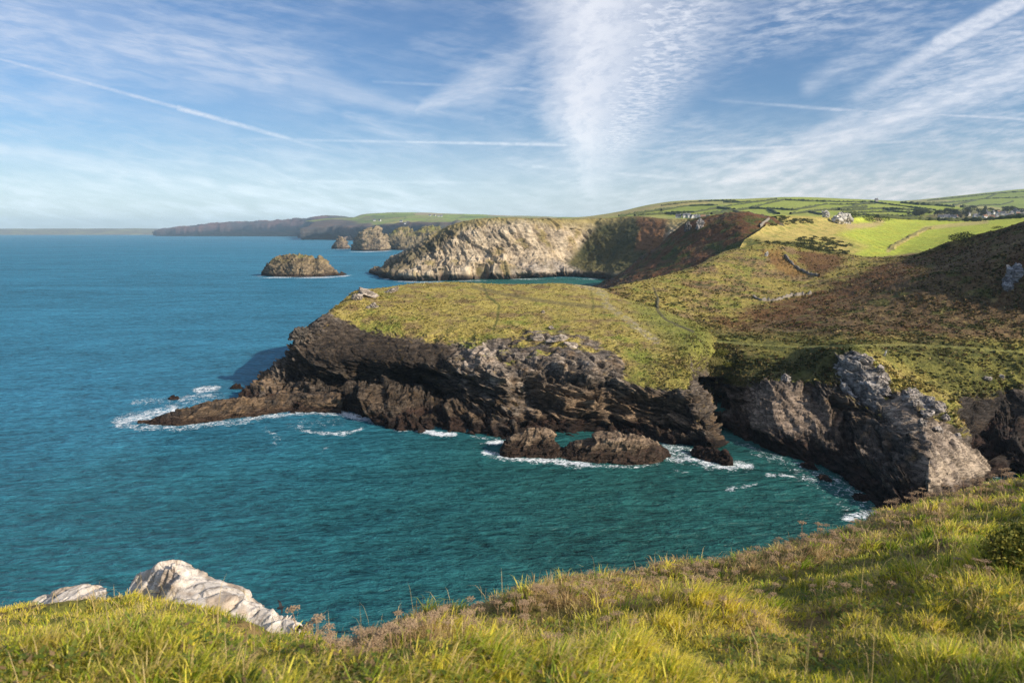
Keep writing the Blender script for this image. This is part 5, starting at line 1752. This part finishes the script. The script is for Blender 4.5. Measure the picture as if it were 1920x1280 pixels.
def scrub(G, label, poly, n, px=(5, 9), name='gorse_scrub', cols=(np.array([.035, .045, .014]), np.array([.10, .10, .028]))):
    """Gorse that reads as one mass."""
    poly = np.array(poly, float)
    blobs = []
    while len(blobs) < n:
        u, v = rng.uniform(poly[:, 0].min(), poly[:, 0].max()), rng.uniform(poly[:, 1].min(), poly[:, 1].max())
        if poly_mask(np.array([u]), np.array([v]), poly, .1)[0] < .5:
            continue
        b = G.hit(u, v, 4)
        m = b[1] / FPX
        w = rng.uniform(*px) * m
        blobs.append((b + np.array([0, 0, w * .1]), (w * .65, w * .65, w * .24)))
    org = blobs[0][0]
    blobs = [(c - org, r) for c, r in blobs]
    V, F, C = leaf_cloud(blobs, n * 60, .45, cols)
    o = link_mesh(name, V, F, MAT_LEAF, col=C, smooth=False)
    o.location = org
    return tag(o, label, 'gorse scrub', kind='stuff')


scrub(G_FIELD, 'dark green gorse scrub on the dry corner of the bright field', [(1490, 448), (1520, 443), (1560, 447), (1590, 456), (1600, 463), (1560, 463), (1500, 456)], 90)
scrub(G_FIELD, 'dark gorse scrub along the saddle above the bracken bank', [(1420, 452), (1500, 455), (1560, 464), (1596, 474), (1570, 480), (1480, 466), (1424, 458)], 130)
scrub(G_FIELD, 'dark gorse scrub along the crest of the brown ridge', [(1442, 410), (1470, 405), (1520, 412), (1525, 421), (1480, 422), (1440, 424)], 90, (4, 8))

def turf(name, label, key, n, size, mixes, power=0.0):
    """Tussocks standing on the distant turf: three splayed tufts each, coloured like the ground they stand on."""
    D, c, veg, n2 = STORE[key]
    P = D.reshape(-1, 3)
    w = (veg.ravel() > .72) * (n2[..., 2].ravel() > .35) * np.clip(.35 + 1.5 * fbm(P / 7 + 90, 3), .05, 1.5)
    u, v = proj(P)
    for ln, r in (([(905, 533), (915, 556), (936, 572), (932, 600), (925, 618)], 5), ([(885, 538), (930, 548), (990, 560), (1060, 570), (1130, 575)], 5),
                  ([(1082, 531), (1115, 541), (1135, 552), (1138, 572), (1165, 590), (1195, 615), (1232, 640)], 10),
                  ([(1225, 540), (1234, 560), (1232, 582), (1250, 600), (1300, 622)], 5), ([(1318, 637), (1400, 645), (1500, 651), (1600, 648), (1700, 646), (1800, 651), (1870, 657), (1960, 662)], 4)):
        w = w * (1 - line_mask(u, v, ln, r))
    k = rng.choice(len(P), n, p=w / w.sum())
    p = P[k] + rng.normal(size=(n, 3)) * np.array([.35, .35, 0])
    col = c.reshape(-1, 3)[k]
    t = rng.random(n)
    for lo, hi, cc, a in mixes:
        col = mix(col, cc, ((t >= lo) & (t < hi)) * a)
    col = col * (.75 + .6 * rng.random(n))[:, None]
    sz = size * (.5 + 1.1 * rng.random(n) ** 2) * np.where(t < mixes[0][1], 1.35, 1)
    V, C = [], []
    for q in range(3):
        a = rng.random(n) * 2 * pi
        f = np.stack([np.cos(a), np.sin(a), 0 * a], -1) * sz[:, None]
        sd = np.stack([-np.sin(a), np.cos(a), 0 * a], -1) * sz[:, None]
        up = np.array([0, 0, 1.]) * sz[:, None]
        V.append(np.stack([p - f * .55 - up * .15, p + f * .55 - up * .15, p + f * .4 + sd * .35 + up * .55, p - f * .35 + sd * .3 + up * .45], 1))
        C.append(np.repeat(col[:, None] * (.85 + .15 * q), 4, 1))
    V = np.concatenate(V).reshape(-1, 3)
    C = np.concatenate(C).reshape(-1, 3)
    o = link_mesh(name, V, np.arange(len(V)).reshape(-1, 4), MAT_LEAF, col=C, smooth=False)
    return tag(o, label, 'turf', kind='stuff')


turf('headland_turf', 'rough tussocky grass covering the top of the headland', 'headland', 12000, .40,
     [(0, .05, GORSE * 1.6, .8), (.07, .25, STRAW * 1.15, .6), (.25, .45, GRASS_G * .8, .6), (.45, .6, HEATH, .6)])
turf('hillside_heath', 'rough grass bracken and low gorse covering the coastal hillside', 'hillside', 31000, .58,
     [(0, .16, GORSE * 1.2, .8), (.16, .32, STRAW, .6), (.32, .46, GRASS_D, .6), (.46, .6, BRACKEN, .6)])



# ------------------------------------------------------------------ boulders and crags
def boulder(u, v, w, h, G, label, col=(.48, .43, .37), name='boulder', group=None, mat=MAT_LAND, sink=.25, r=5):
    b = G.hit(u, v, r)
    m = b[1] / FPX
    W, H = w * m, h * m
    nlat, nlon = 26, 40
    th = np.linspace(0, pi, nlat)[:, None]
    ph = np.linspace(0, 2 * pi, nlon, endpoint=False)[None, :]
    d = np.stack([np.sin(th) * np.cos(ph), np.sin(th) * np.sin(ph), np.cos(th) + 0 * ph], -1)
    s = rng.uniform(0, 50)
    # cut flat facets
    rad = np.ones(d.shape[:2])
    for _ in range(13):
        nn = rng.normal(size=3); nn /= np.linalg.norm(nn)
        rad = np.minimum(rad, rng.uniform(.55, .85) / np.maximum(d @ nn, .05))
    p = d * rad[..., None] * np.array([W * .62, W * .5, H * .85])
    fv, fk, fb = facets(d * 2.2 + s)
    p += d * ((fbm(d * 4 + s, 3) * .10 + .22 * (fv - .5) + .2 * fk) * min(W, H))[..., None]
    ang = rng.uniform(-.4, .4)
    R = np.array([[cos(ang), 0, sin(ang)], [0, 1, 0], [-sin(ang), 0, cos(ang)]])
    p = p @ R.T
    p[..., 2] += H * (.5 - sink)
    V = p.reshape(-1, 3)
    i = np.arange(nlat - 1)[:, None] * nlon
    j = np.arange(nlon)[None, :]
    F = np.stack([i + j, i + nlon + j, i + nlon + (j + 1) % nlon, i + (j + 1) % nlon], -1).reshape(-1, 4)
    n1 = fbm(V / (W * .3) + s, 3)
    c = mix(np.array(col), np.array(col) * .5, ss(n1, 0, .4))
    o = link_mesh(name, V, F, mat, col=c, attrs={'rock': np.ones(len(V))}, smooth=False)
    o.location = b
    o.rotation_euler = (0, 0, rng.uniform(0, 6.28) * 0)
    return tag(o, label, 'boulder', group)


for u, v, w, h, lab in (
        (1758, 764, 26, 16, 'largest rounded pale boulder on the grass above the rib slabs'),
        (1704, 742, 26, 14, 'broad pale boulder at the top end of the rib slabs'),
        (1714, 757, 12, 9, 'small pale boulder just below the broad one on the rib'),
        (1738, 776, 22, 11, 'flat pale boulder between the rib slabs and the rounded boulder'),
        (1772, 786, 16, 10, 'pale boulder below the rounded one on the rib'),
        (1794, 818, 14, 9, 'white block lying near the edge of the rib'),
        (1760, 805, 18, 9, 'tan block lying on the sunlit rib slab'),
        (1728, 793, 16, 12, 'brown block at the head of the lowest rib slab'),
        (1850, 709, 16, 6, 'flat white boulder on the grassy bank above the dark gully'),
        (1878, 708, 10, 8, 'square white boulder on the bank above the dark gully'),
        (1625, 676, 28, 13, 'large tilted white slab at the top of the pale crag'),
        (1650, 690, 14, 8, 'white block right of the tilted slab on the pale crag'),
        (1655, 715, 22, 14, 'white block in the pale crag between grass tufts'),
        (1662, 735, 18, 12, 'lower white block in the pale crag'),
        (1472, 714, 16, 14, 'grey block on the shelf of the shaded cliff')):
    boulder(u, v + 2, w, h, G_MAIN, lab, (.46, .40, .35))
for u, v, w, h, lab in (
        (690, 552, 48, 9, 'long flat pale slab on the seaward lip of the headland top'),
        (670, 560, 17, 13, 'square tan boulder under the slab on the headland lip'),
        (735, 545, 28, 7, 'low flat pale rock on the headland top near the slab'),
        (702, 574, 14, 8, 'pale boulder in the grass near the headland lip'),
        (690, 576, 7, 5, 'tiny pale boulder beside another in headland grass'),
        (562, 634, 30, 22, 'overhanging dark block on the seaward shoulder of the headland'),
        (1034, 614, 12, 5, 'small white boulder in grass above the pale ledges'),
        (1018, 584, 8, 4, 'tiny white boulder in the middle of the headland grass'),
        (1045, 636, 36, 9, 'long pale ledge rock at the top of the headland crag'),
        (1010, 634, 22, 9, 'pale ledge rock left of the longest headland ledge'),
        (1070, 646, 28, 8, 'pale ledge rock right of the longest headland ledge')):
    boulder(u, v + 2, w, h, G_HEAD, lab, (.13, .11, .09) if 'dark' in lab else (.44, .37, .30))
boulder(1897, 527, 26, 30, G_MAIN, 'bluish grey crag high on the shaded hillside', (.36, .35, .36), 'crag', r=8)
boulder(1890, 543, 14, 18, G_MAIN, 'smaller grey crag below the bluish crag on the shaded hillside', (.36, .35, .36), 'crag', r=8)
boulder(1575, 415, 26, 16, G_FIELD, 'pale jagged rock tor rising from the field edge', (.62, .58, .52), 'rock_tor', r=8, mat=MAT_MID)
boulder(1548, 404, 12, 9, G_FIELD, 'small pale crag on the left shoulder of the rock tor', (.55, .52, .47), 'rock_tor', r=8, mat=MAT_MID)
boulder(1588, 414, 14, 13, G_FIELD, 'pale crag on the right shoulder of the rock tor', (.62, .58, .52), 'rock_tor', r=8, mat=MAT_MID)
boulder(1313, 428, 12, 16, G_RIDGE, 'grey crag near the crest of the brown ridge', (.36, .33, .30), 'crag', r=8, mat=MAT_MID)
boulder(1290, 432, 14, 14, G_RIDGE, 'darker crag beside the grey crag on the brown ridge', (.22, .20, .18), 'crag', r=8, mat=MAT_MID)
boulder(1437, 480, 5, 8, G_MAIN, 'pale upright stone on the orange bracken bank', (.6, .56, .5), 'standing_stone')
boulder(1659, 668, 3, 12, G_MAIN, 'thin pale post standing by the coastal path', (.62, .6, .56), 'marker_post', sink=.1)


# ------------------------------------------------------------------ walls and hedges
MAT_STONE = flat_mat('dry_stone', (.23, .20, .165), .9, .5, 2.2)
MAT_HEDGE = flat_mat('hedge_leaf', (.065, .075, .025), .9, .6, .35)


def strip(name, label, cat, line, G, w, h, mat, group=None, step=3.0, rough=.3, r=4, sag=0.0):
    """A wall or hedge: a rounded ridge that follows the ground along a line."""
    line = np.array(line, float)
    L = np.concatenate([[0], np.cumsum(np.hypot(*np.diff(line, axis=0).T))])
    n = max(int(L[-1] / step), 4)
    pts = np.array([G.hit(np.interp(s, L, line[:, 0]), np.interp(s, L, line[:, 1]), r) for s in np.linspace(0, L[-1], n)])
    for _ in range(2):
        pts[1:-1] = (pts[:-2] + 2 * pts[1:-1] + pts[2:]) / 4
    t = np.gradient(pts, axis=0); t[:, 2] = 0
    t /= np.linalg.norm(t, axis=1)[:, None] + 1e-9
    side = np.stack([-t[:, 1], t[:, 0], 0 * t[:, 0]], -1)
    prof = [(-.5, -.4), (-.48, .55), (-.25, .95), (.25, .95), (.48, .55), (.5, -.4)]
    hh = h * (1 + rough * rng.normal(size=n).clip(-1.5, 1.5))
    ww = w * (1 + rough * .6 * rng.normal(size=n).clip(-1.5, 1.5))
    Gd = np.stack([pts + side * (a * ww)[:, None] + np.array([0, 0, 1.])[None] * (b * hh)[:, None] for a, b in prof])
    Gd = Gd + rng.normal(size=Gd.shape) * np.array([w, w, h]) * rough * .15
    org = pts[n // 2]
    o = link_mesh(name, Gd.reshape(-1, 3), grid_faces(*Gd.shape[:2]), mat, origin=org, smooth=False)
    return tag(o, label, cat, group)


strip('stone_wall', 'pale dry stone wall curving down past the orange bracken bank', 'wall', [(1471, 479), (1484, 494), (1499, 506), (1516, 514), (1536, 518)], G_MAIN, 1.2, 1.1, MAT_STONE, rough=.4)
strip('stone_wall', 'ruined stone wall along the foot of the near grassy hill', 'wall', [(1414, 557), (1426, 564), (1452, 564), (1484, 555), (1521, 551)], G_MAIN, 1.2, 1.1, MAT_STONE, rough=.5)
strip('stone_wall', 'low mossy wall running down the grassy neck of the headland', 'wall', [(1234, 560), (1232, 580), (1250, 598), (1285, 616), (1316, 632)], G_MAIN, 1.0, .9, flat_mat('mossy_stone', (.10, .09, .05), .9, .5, 2.), rough=.3)
strip('stone_wall', 'stone wall running up over the crest of the brown ridge', 'wall', [(1424, 426), (1432, 418), (1441, 411)], G_RIDGE, 1.6, 1.6, MAT_STONE, rough=.3)
strip('grass_bank', 'straw coloured hedge bank slanting across the bright green field', 'hedge bank', [(1668, 468), (1680, 459), (1700, 449), (1718, 439), (1733, 430), (1750, 425)], G_FIELD, 5, 1.0, flat_mat('bank_straw', (.30, .25, .085), .9, .8, .6), rough=.6)
strip('field_hedge', 'dark hedge along the far edge of the bright field', 'hedge', [(1645, 406), (1690, 409), (1730, 411), (1790, 413), (1840, 412.5), (1890, 408.5), (1935, 405)], G_FIELD, 5, 3.2, MAT_HEDGE)
HEDGES = [[(1334, 402), (1401, 391.5), (1472, 374)], [(1405, 390.6), (1491, 393.4)], [(1491, 393.4), (1544, 384), (1600, 383.5), (1640, 382)], [(1259, 399), (1302, 398.5), (1345, 389.7)],
          [(1345, 389.7), (1377, 393.4)], [(1345, 389.7), (1409, 380.3), (1457, 373.5)], [(1356, 380), (1414, 378.5)], [(1240, 394.4), (1292, 386), (1345, 385)], [(1296, 405.6), (1330, 400), (1371, 394.4)],
          [(1482, 402), (1517, 397), (1583, 390.6), (1625, 388)], [(1472, 375), (1521, 377), (1577, 379), (1640, 379)], [(1240, 386), (1292, 379.5), (1337, 377), (1380, 376.5)],
          [(1573, 393), (1600, 387), (1630, 379)], [(1633, 379), (1707, 389), (1753, 394)], [(1577, 395), (1657, 391), (1747, 395)], [(1580, 400), (1680, 397.5), (1730, 400)],
          [(1573, 403), (1663, 405), (1713, 406)], [(1160, 405), (1220, 396), (1260, 390)], [(1190, 404), (1250, 400), (1296, 405)], [(1371, 394.4), (1400, 403)],
          [(1517, 397), (1540, 403)], [(1440, 392), (1460, 402)], [(1657, 391), (1680, 397)]]
BACKH = [[(1720, 383), (1813, 377.5), (1847, 373), (1930, 370)], [(1787, 385), (1830, 376)], [(1800, 388), (1880, 384), (1900, 378)], [(1740, 376), (1800, 370), (1880, 362), (1930, 359)], [(1850, 372), (1870, 363)], [(1690, 380), (1740, 384), (1790, 388)]]
for ln in HEDGES:
    strip('field_hedge', 'dark hedgerow dividing the small green fields on the inland hill', 'hedge', ln, G_HILLS, 5.5, 3.4, MAT_HEDGE, 'hedgerows between the inland fields', step=2.5, r=3)
for ln in BACKH:
    strip('field_hedge', 'dark hedgerow on the higher green hill behind the village', 'hedge', ln, G_HILLS, 7, 4.5, MAT_HEDGE, 'hedgerows on the hill behind the village', step=2.5, r=3)

# ------------------------------------------------------------------ houses and trees of the village
MAT_WHITE = flat_mat('white_render', (.62, .60, .56), .8, .1, .5)
MAT_GREYW = flat_mat('grey_stone_wall', (.34, .31, .28), .9, .2, .5)
MAT_SLATE = flat_mat('slate_roof', (.10, .10, .115), .6, .2, .5)
MAT_TILE = flat_mat('brown_roof', (.26, .15, .10), .8, .2, .5)
MAT_WIN = flat_mat('dark_window', (.03, .035, .04), .2, .1, 1, .5)


def boxv(x0, x1, y0, y1, z0, z1):
    V = np.array([[x, y, z] for z in (z0, z1) for y in (y0, y1) for x in (x0, x1)], float)
    F = np.array([(0, 2, 3, 1), (4, 5, 7, 6), (0, 1, 5, 4), (2, 6, 7, 3), (1, 3, 7, 5), (0, 4, 6, 2)])
    return V, F


def make_house(w, d, h, wall, roof, two):
    root = empty('house', (0, 0, 0))
    V = np.array([[-w, -d, -1], [w, -d, -1], [w, d, -1], [-w, d, -1], [-w, -d, h], [w, -d, h], [w, d, h], [-w, d, h], [-w, 0, h + d * .75], [w, 0, h + d * .75]], float)
    V[:, :2] *= .5
    link_mesh('wall', V, [np.array([(0, 1, 5, 4), (2, 3, 7, 6), (1, 2, 6, 5), (3, 0, 4, 7)]), np.array([(4, 7, 8), (6, 5, 9)])], wall, parent=root, smooth=False)
    e, k = .35, d * .75
    R = np.array([[-w / 2 - e, -d / 2 - e, h - e], [w / 2 + e, -d / 2 - e, h - e], [w / 2 + e, 0, h + k + .15], [-w / 2 - e, 0, h + k + .15], [w / 2 + e, d / 2 + e, h - e], [-w / 2 - e, d / 2 + e, h - e]])
    R2 = R + np.array([0, 0, .22])
    rf = link_mesh('roof', np.concatenate([R, R2]), np.array([(0, 1, 2, 3), (3, 2, 4, 5), (6, 9, 8, 7), (9, 11, 10, 8), (0, 6, 7, 1), (5, 4, 10, 11), (0, 3, 9, 6), (3, 5, 11, 9), (1, 7, 8, 2), (2, 8, 10, 4)]), roof, parent=root, smooth=False)
    link_mesh('chimney', *boxv(w * .36, w * .36 + .9, -.4, .5, h + k - .8, h + k + 1.3), wall, parent=rf, smooth=False)
    for r in range(2 if two else 1):
        for x in (-.3, 0.02, .3):
            link_mesh('window', *boxv(x * w - .55, x * w + .55, -d / 2 - .06, -d / 2 + .1, 1 + 2.6 * r, 2.3 + 2.6 * r), MAT_WIN, parent=root, smooth=False)
    return root


PROTO_H = [make_house(11, 7, 5.2, MAT_WHITE, MAT_SLATE, True), make_house(14, 7.5, 3.2, MAT_WHITE, MAT_SLATE, False), make_house(10, 7, 5, MAT_GREYW, MAT_SLATE, True), make_house(12, 8, 3.4, MAT_WHITE, MAT_TILE, False)]
used_h = [False] * 4


def house(u, v, G, label, group, kind=None, s=1.0):
    k = int(rng.integers(0, 4)) if kind is None else kind
    o = PROTO_H[k] if not used_h[k] else copy_tree(PROTO_H[k])
    used_h[k] = True
    o.location = G.hit(u, v, 4)
    o.rotation_euler = (0, 0, rng.normal() * .5)
    o.scale = (s, s, s)
    return tag(o, label, 'house', group)


for u, v, k in ((1764, 409, 1), (1775, 408, 1), (1786, 409, 1), (1797, 408, 3), (1815, 404, 0), (1828, 408, 0), (1836, 405, 1), (1846, 408, 3), (1853, 404, 2), (1862, 401, 0), (1868, 407, 1), (1873, 400, 3),
                (1880, 403, 0), (1886, 398, 0), (1890, 406, 1), (1896, 402, 2), (1902, 399, 0), (1908, 404, 3), (1914, 400, 0), (1918, 406, 1), (1925, 402, 0), (1848, 399, 2), (1905, 396, 1), (1860, 410, 3)):
    house(u, v, G_HILLS, 'small pale house of the village beyond the bright field', 'houses of the village', k, .72)
for u, v, k in ((1284, 408, 0), (1291, 408, 0), (1297, 409, 1), (1303, 409, 1), (1310, 410, 1), (1318, 410, 3), (1326, 410, 1), (1272, 408, 1)):
    house(u, v, G_HILLS, 'small white house in the row behind the brown ridge', 'houses behind the brown ridge', k, .8)
for u, v in ((702, 414), (712, 414), (752, 416), (765, 418), (806, 405), (815, 405), (822, 406), (828, 406), (760, 420)):
    house(u, v, G_COAST, 'tiny white farm building on the distant green coast', 'farm buildings on the distant coast', 1, 1.1)
house(1643, 377.5, G_HILLS, 'lone farmhouse on the crest of the inland hill', None, 2, .8)


def make_tree(h):
    root = empty('tree', (0, 0, 0))
    parts = [tube([(0, 0, -.5), (.1, 0, h * .3), (0, .1, h * .6)], h * .035, 5)]
    for k in range(4):
        t = k * 1.6
        parts.append(tube([(0, 0, h * (.3 + .06 * k)), (cos(t) * h * .15, sin(t) * h * .15, h * .55), (cos(t) * h * .27, sin(t) * h * .27, h * .7)], h * .015, 4))
    vv, ff = merge(parts)
    link_mesh('trunk', vv, ff, MAT_BARK, parent=root)
    blobs = [((rng.normal() * h * .22, rng.normal() * h * .2, h * rng.uniform(.45, .8)), tuple(h * rng.uniform(.17, .27, 3))) for _ in range(8)]
    V, F, C = leaf_cloud(blobs, 420, h * .055, (np.array([.025, .032, .012]), np.array([.075, .075, .028])))
    link_mesh('crown', V, F, MAT_LEAF, parent=root, col=C, smooth=False)
    return root


PROTO_T = [make_tree(9), make_tree(10), make_tree(8)]
used_t = [False] * 3
spots = [(rng.uniform(1715, 1800), rng.uniform(400, 407)) for _ in range(34)] + [(rng.uniform(1800, 1925), rng.uniform(392, 401)) for _ in range(34)] + \
        [(rng.uniform(1800, 1925), rng.uniform(402, 411)) for _ in range(16)] + [(rng.uniform(1690, 1725), rng.uniform(405, 408)) for _ in range(6)]
for u, v in spots:
    k = int(rng.integers(0, 3))
    o = PROTO_T[k] if not used_t[k] else copy_tree(PROTO_T[k])
    used_t[k] = True
    o.location = G_HILLS.hit(u, v, 4)
    s = rng.uniform(.8, 1.35)
    o.scale = (s * 1.25, s * 1.25, s)
    o.rotation_euler = (0, 0, rng.uniform(0, 6.28))
    tag(o, 'dark tree among the village houses beyond the bright field', 'tree', 'trees round the village')

# ------------------------------------------------------------------ a bird over the water
MAT_BIRD = flat_mat('bird_black', (.02, .02, .022), .6, .1, 5)
bb = P(526, 1138, 26)
bd = empty('bird', bb)
th = np.linspace(-1, 1, 9)
body = [np.array([[x * .16, .05 * sqrt(max(1 - x * x, .02)) * cos(a), .045 * sqrt(max(1 - x * x, .02)) * sin(a)] for a in np.linspace(0, 2 * pi, 9)]) for x in th]
link_mesh('body', np.array(body).reshape(-1, 3), grid_faces(9, 9), MAT_BIRD, parent=bd)
for s in (-1, 1):
    wv = np.array([[.07, 0, .02], [-.06, 0, .02], [.05, s * .16, .09], [-.05, s * .17, .09], [-.02, s * .34, .05], [-.06, s * .34, .045]])
    wv = np.concatenate([wv, wv + np.array([0, 0, .008])])
    link_mesh('wing', wv, np.array([(0, 2, 3, 1), (2, 4, 5, 3), (6, 7, 9, 8), (8, 9, 11, 10), (0, 6, 8, 2), (2, 8, 10, 4), (1, 3, 9, 7), (3, 5, 11, 9), (4, 10, 11, 5)]), MAT_BIRD, parent=bd, smooth=False)
bd.rotation_euler = (.5, .1, .6)
tag(bd, 'small black bird flying low over the water past the white rock', 'bird')

# ------------------------------------------------------------------ the air
def build_haze():
    m = bpy.data.materials.new('haze')
    m.use_nodes = True
    t = m.node_tree
    t.nodes.clear()
    out = t.nodes.new('ShaderNodeOutputMaterial')
    v = t.nodes.new('ShaderNodeVolumePrincipled')
    v.inputs['Color'].default_value = (.56, .80, 1.0, 1)
    v.inputs['Density'].default_value = HAZE
    v.inputs['Anisotropy'].default_value = 0.0
    t.links.new(v.outputs[0], out.inputs['Volume'])
    V, F = boxv(-14000, 12000, -400, 15500, -4, 300)
    o = link_mesh('haze', V, F, m, smooth=False)
    return tag(o, 'thin blue sea haze over the whole coast', 'haze', kind='stuff')


HAZE = 0.000048
build_haze()
